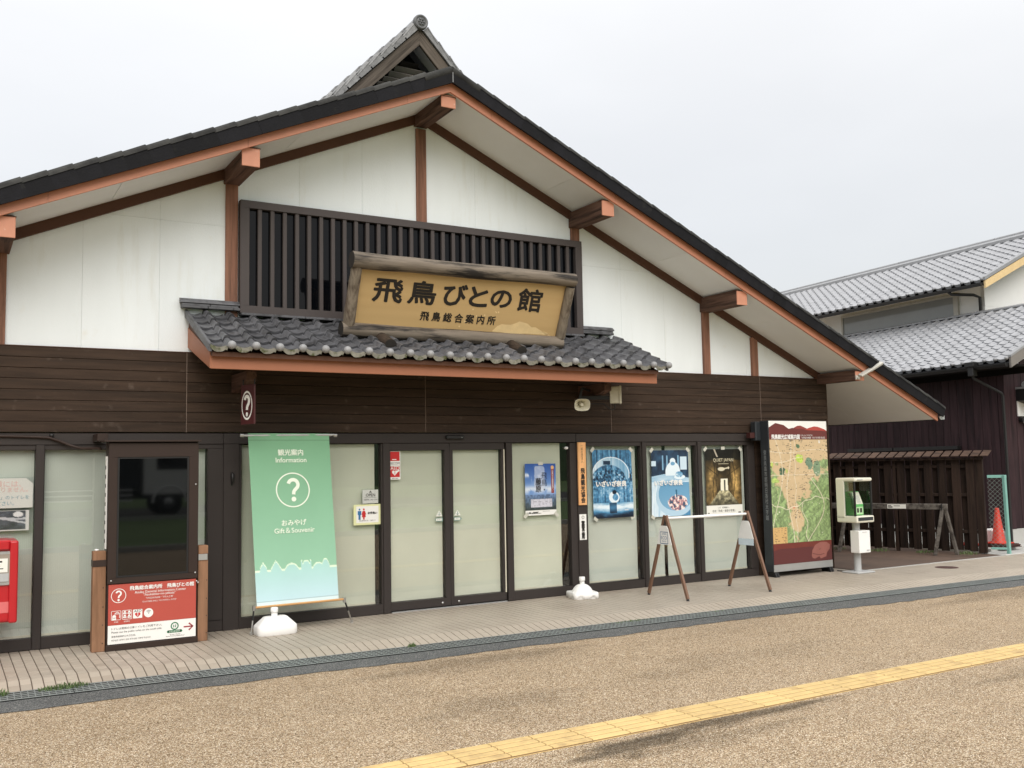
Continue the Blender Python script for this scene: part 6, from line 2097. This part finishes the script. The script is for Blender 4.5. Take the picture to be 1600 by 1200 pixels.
frect(mb, fr, -.04, .0, .055, .08, .003, 2); obj('keypad', mb, [M('ivory metal', srgb(206, 210, 190), .4), grey_paint, ink], ph)
mb = MB(); mb.tube([(11.645, -.68, 1.18), (11.64, -.72, 1.10), (11.645, -.74, .95)], [.025, .018, .025], 10); obj('handset', mb, M('dark green handset', srgb(40, 96, 52), .4), ph)
mb = MB(); mb.box(11.84, 11.93, -.506, -.500, .98, 1.33); mb.box(11.88, 11.94, -.56, -.50, 1.02, 1.10); obj('notice_card', mb, M('yellow brown notice', srgb(120, 96, 52), .6, var=.4, vscale=30), hood)

# ------------------------------------------------------------------ weeds, manhole, far side of the square
def tuft(pos, n, h, r, label, grp='weeds along the drain'):
    mb = MB()
    for i in range(n):
        a, q = random.uniform(0, 2 * PI), sqrt(random.random())
        bx_, by_ = pos[0] + r[0] * q * cos(a), pos[1] + r[1] * q * sin(a)
        hh = h * random.uniform(.4, 1.1) * (1.1 - .5 * q)
        a2 = random.uniform(0, 2 * PI); ln_ = hh * random.uniform(.2, .8)
        dx, dy = cos(a2) * ln_, sin(a2) * ln_
        w = random.uniform(.0018, .004)
        px, py = -sin(a2) * w, cos(a2) * w
        z = pos[2]
        mb.add([(bx_ - px, by_ - py, z), (bx_ + px, by_ + py, z), (bx_ + dx * .5 + px, by_ + dy * .5 + py, z + hh * .7), (bx_ + dx * .5 - px, by_ + dy * .5 - py, z + hh * .7), (bx_ + dx, by_ + dy, z + hh)], [(0, 1, 2, 3), (3, 2, 4)])
    o_ = single('weed_tuft', mb, [grass_m], label, 'weed', pos, grp)
    if r[0] > .12: o_['kind'] = 'stuff'
    return o_
tuft((.905, -1.74, -.05), 300, .05, (.20, .07), 'long green weed tuft over the drain below the kiosk')
tuft((.44, -1.74, -.06), 110, .075, (.07, .06), 'green weed tuft over the drain at the left edge')
tuft((3.98, -1.80, -.055), 70, .05, (.05, .03), 'small weed tuft on the drain below the sliding doors')
tuft((6.62, -1.90, -.055), 150, .03, (.32, .04), 'low weeds along the drain below the white domed base')
tuft((5.75, -1.93, -.055), 60, .025, (.10, .04), 'thin low weeds on the drain right of the doors')
tuft((7.75, -1.94, -.055), 90, .02, (.35, .03), 'low weeds along the drain below the barrier stand')
for k, (s_, o_) in enumerate(((.2, .16), (.9, .17), (1.7, .17), (2.5, .16))):
    p = fp(s_, o_, .0)
    tuft((p.x, p.y, .004), 130, .07, (.22, .16), ['weeds at the fence foot nearest the end post', 'weeds at the fence foot behind the barrier leg', 'weeds at the fence foot in the middle', 'weeds at the fence foot behind the payphone'][k], 'weeds along the fence foot')
mb = MB(); mb.lathe((13.3, -1.05, 0), [(.0001, .006), (.16, .006), (.17, .002)], 24)
single('drain_cover', mb, [rust_stack], 'small round dark cover set in the pavement near the payphone', 'cover', (13.3, -1.05, .002))

# the far side of the square, seen only in reflections: hedge, trees and low hill
mb = MB()
ring = []
for i in range(61):
    x = -150 + i * 5
    h = 7 + 3 * sin(x * .03) + 2.5 * sin(x * .11 + 1) + random.uniform(-.8, .8)
    ring.append((x, h))
mb.add([(x, -70, -1) for x, h in ring] + [(x, -84, h) for x, h in ring] + [(x, -110, h * .9) for x, h in ring],
       [(i, i + 1, 62 + i, 61 + i) for i in range(60)] + [(61 + i, 62 + i, 123 + i, 122 + i) for i in range(60)], 0, True)
struct('hill', mb, leaf_m)
rt = random.Random(5)
for i, (x, y, h) in enumerate(((-22, -46, 8.5), (-13, -48, 7), (-5, -45, 9), (3, -49, 7.5), (11, -46, 8), (20, -47, 9))):
    T = thing('broadleaf_tree', ['tall rounded tree behind the camera at far left', 'broad tree behind the camera, left of centre', 'tall tree straight behind the camera', 'short tree behind the camera, right of centre', 'rounded tree behind the camera at right', 'tall tree behind the camera at far right'][i], 'tree', (x, y, 0), 'trees across the square')
    mb = MB(); mb.tube([(x, y, -.1), (x + .1, y, h * .3), (x, y + .1, h * .6)], [.22, .16, .08], 9)
    for a in range(4): mb.tube([(x, y, h * .35), (x + 1.4 * cos(a * 1.6), y + 1.4 * sin(a * 1.6), h * .62)], [.09, .03], 6)
    obj('trunk', mb, bark, T)
    mb = MB()
    for k in range(900):
        v = Vector((rt.gauss(0, 1), rt.gauss(0, 1), rt.gauss(0, .9)))
        v = v.normalized() * (rt.random() ** .4)
        c = Vector((x + v.x * 2.3, y + v.y * 2.3, h * .66 + v.z * h * .33))
        a, b = Vector((rt.uniform(-1, 1), rt.uniform(-1, 1), rt.uniform(-1, 1))) * .3, Vector((rt.uniform(-1, 1), rt.uniform(-1, 1), rt.uniform(-1, 1))) * .3
        mb.add([c - a, c + b, c + a, c - b], [(0, 1, 2, 3)])
    obj('crown', mb, leaf_m, T)

# lorry parked on the road across the square (seen in the kiosk screen)
LT = thing('lorry', 'white cab lorry with a dark box body parked on the road behind the camera', 'lorry', (6.2, -31.5, -.07))
bx_, by_ = 6.2, -31.5
mb = MB()
mb.extrude([(bx_ + .6, by_ - 1.1, .75), (bx_ + 2.6, by_ - 1.1, .75), (bx_ + 2.65, by_ - 1.1, 1.6), (bx_ + 2.35, by_ - 1.1, 2.75), (bx_ + .6, by_ - 1.1, 2.8)], (0, 2.2, 0)); obj('cab', mb, white_pl, LT, bevel=.08, seg=2)
mb = MB(); mb.extrude([(bx_ + 1.1, by_ + 1.105, 1.75), (bx_ + 2.4, by_ + 1.105, 1.75), (bx_ + 2.2, by_ + 1.105, 2.5), (bx_ + 1.1, by_ + 1.105, 2.5)], (0, .01, 0)); obj('side_window', mb, screen_m, LT)
mb = MB(); mb.box(bx_ - 5.0, bx_ + .45, by_ - 1.15, by_ + 1.15, 1.0, 3.0); obj('box_body', mb, board_black, LT, bevel=.04)
mb = MB(); mb.box(bx_ - 5.0, bx_ + 2.5, by_ - .5, by_ + .5, .6, .95); obj('chassis', mb, blackm, LT)
for z in (.55, .75, .95):
    mb = MB(); mb.box(bx_ - 3.4, bx_ + .2, by_ + 1.1, by_ + 1.14, z, z + .06); obj('side_guard', mb, white_pl, LT)
for x in (bx_ + 1.6, bx_ - 3.8):
    for y in (by_ - 1.0, by_ + .78):
        mb = MB(); mb.lathe((x, y, .45), [(.25, .0), (.50, .0), (.52, .04), (.52, .2), (.50, .24), (.25, .24)], 26, 0, 'y'); w_ = obj('wheel', mb, blackm, LT)
        mb = MB(); mb.lathe((x, y, .45), [(.0001, .20), (.10, .22), (.12, .19), (.26, .21), (.27, .02)], 20, 0, 'y'); obj('rim', mb, alum, w_)
    mb = MB(); mb.tube([(x + .64 * cos(a), by_ + 1.08, .45 + .64 * sin(a)) for a in np.linspace(0, PI, 14)], .05, 8); obj('mudguard', mb, white_pl, LT)
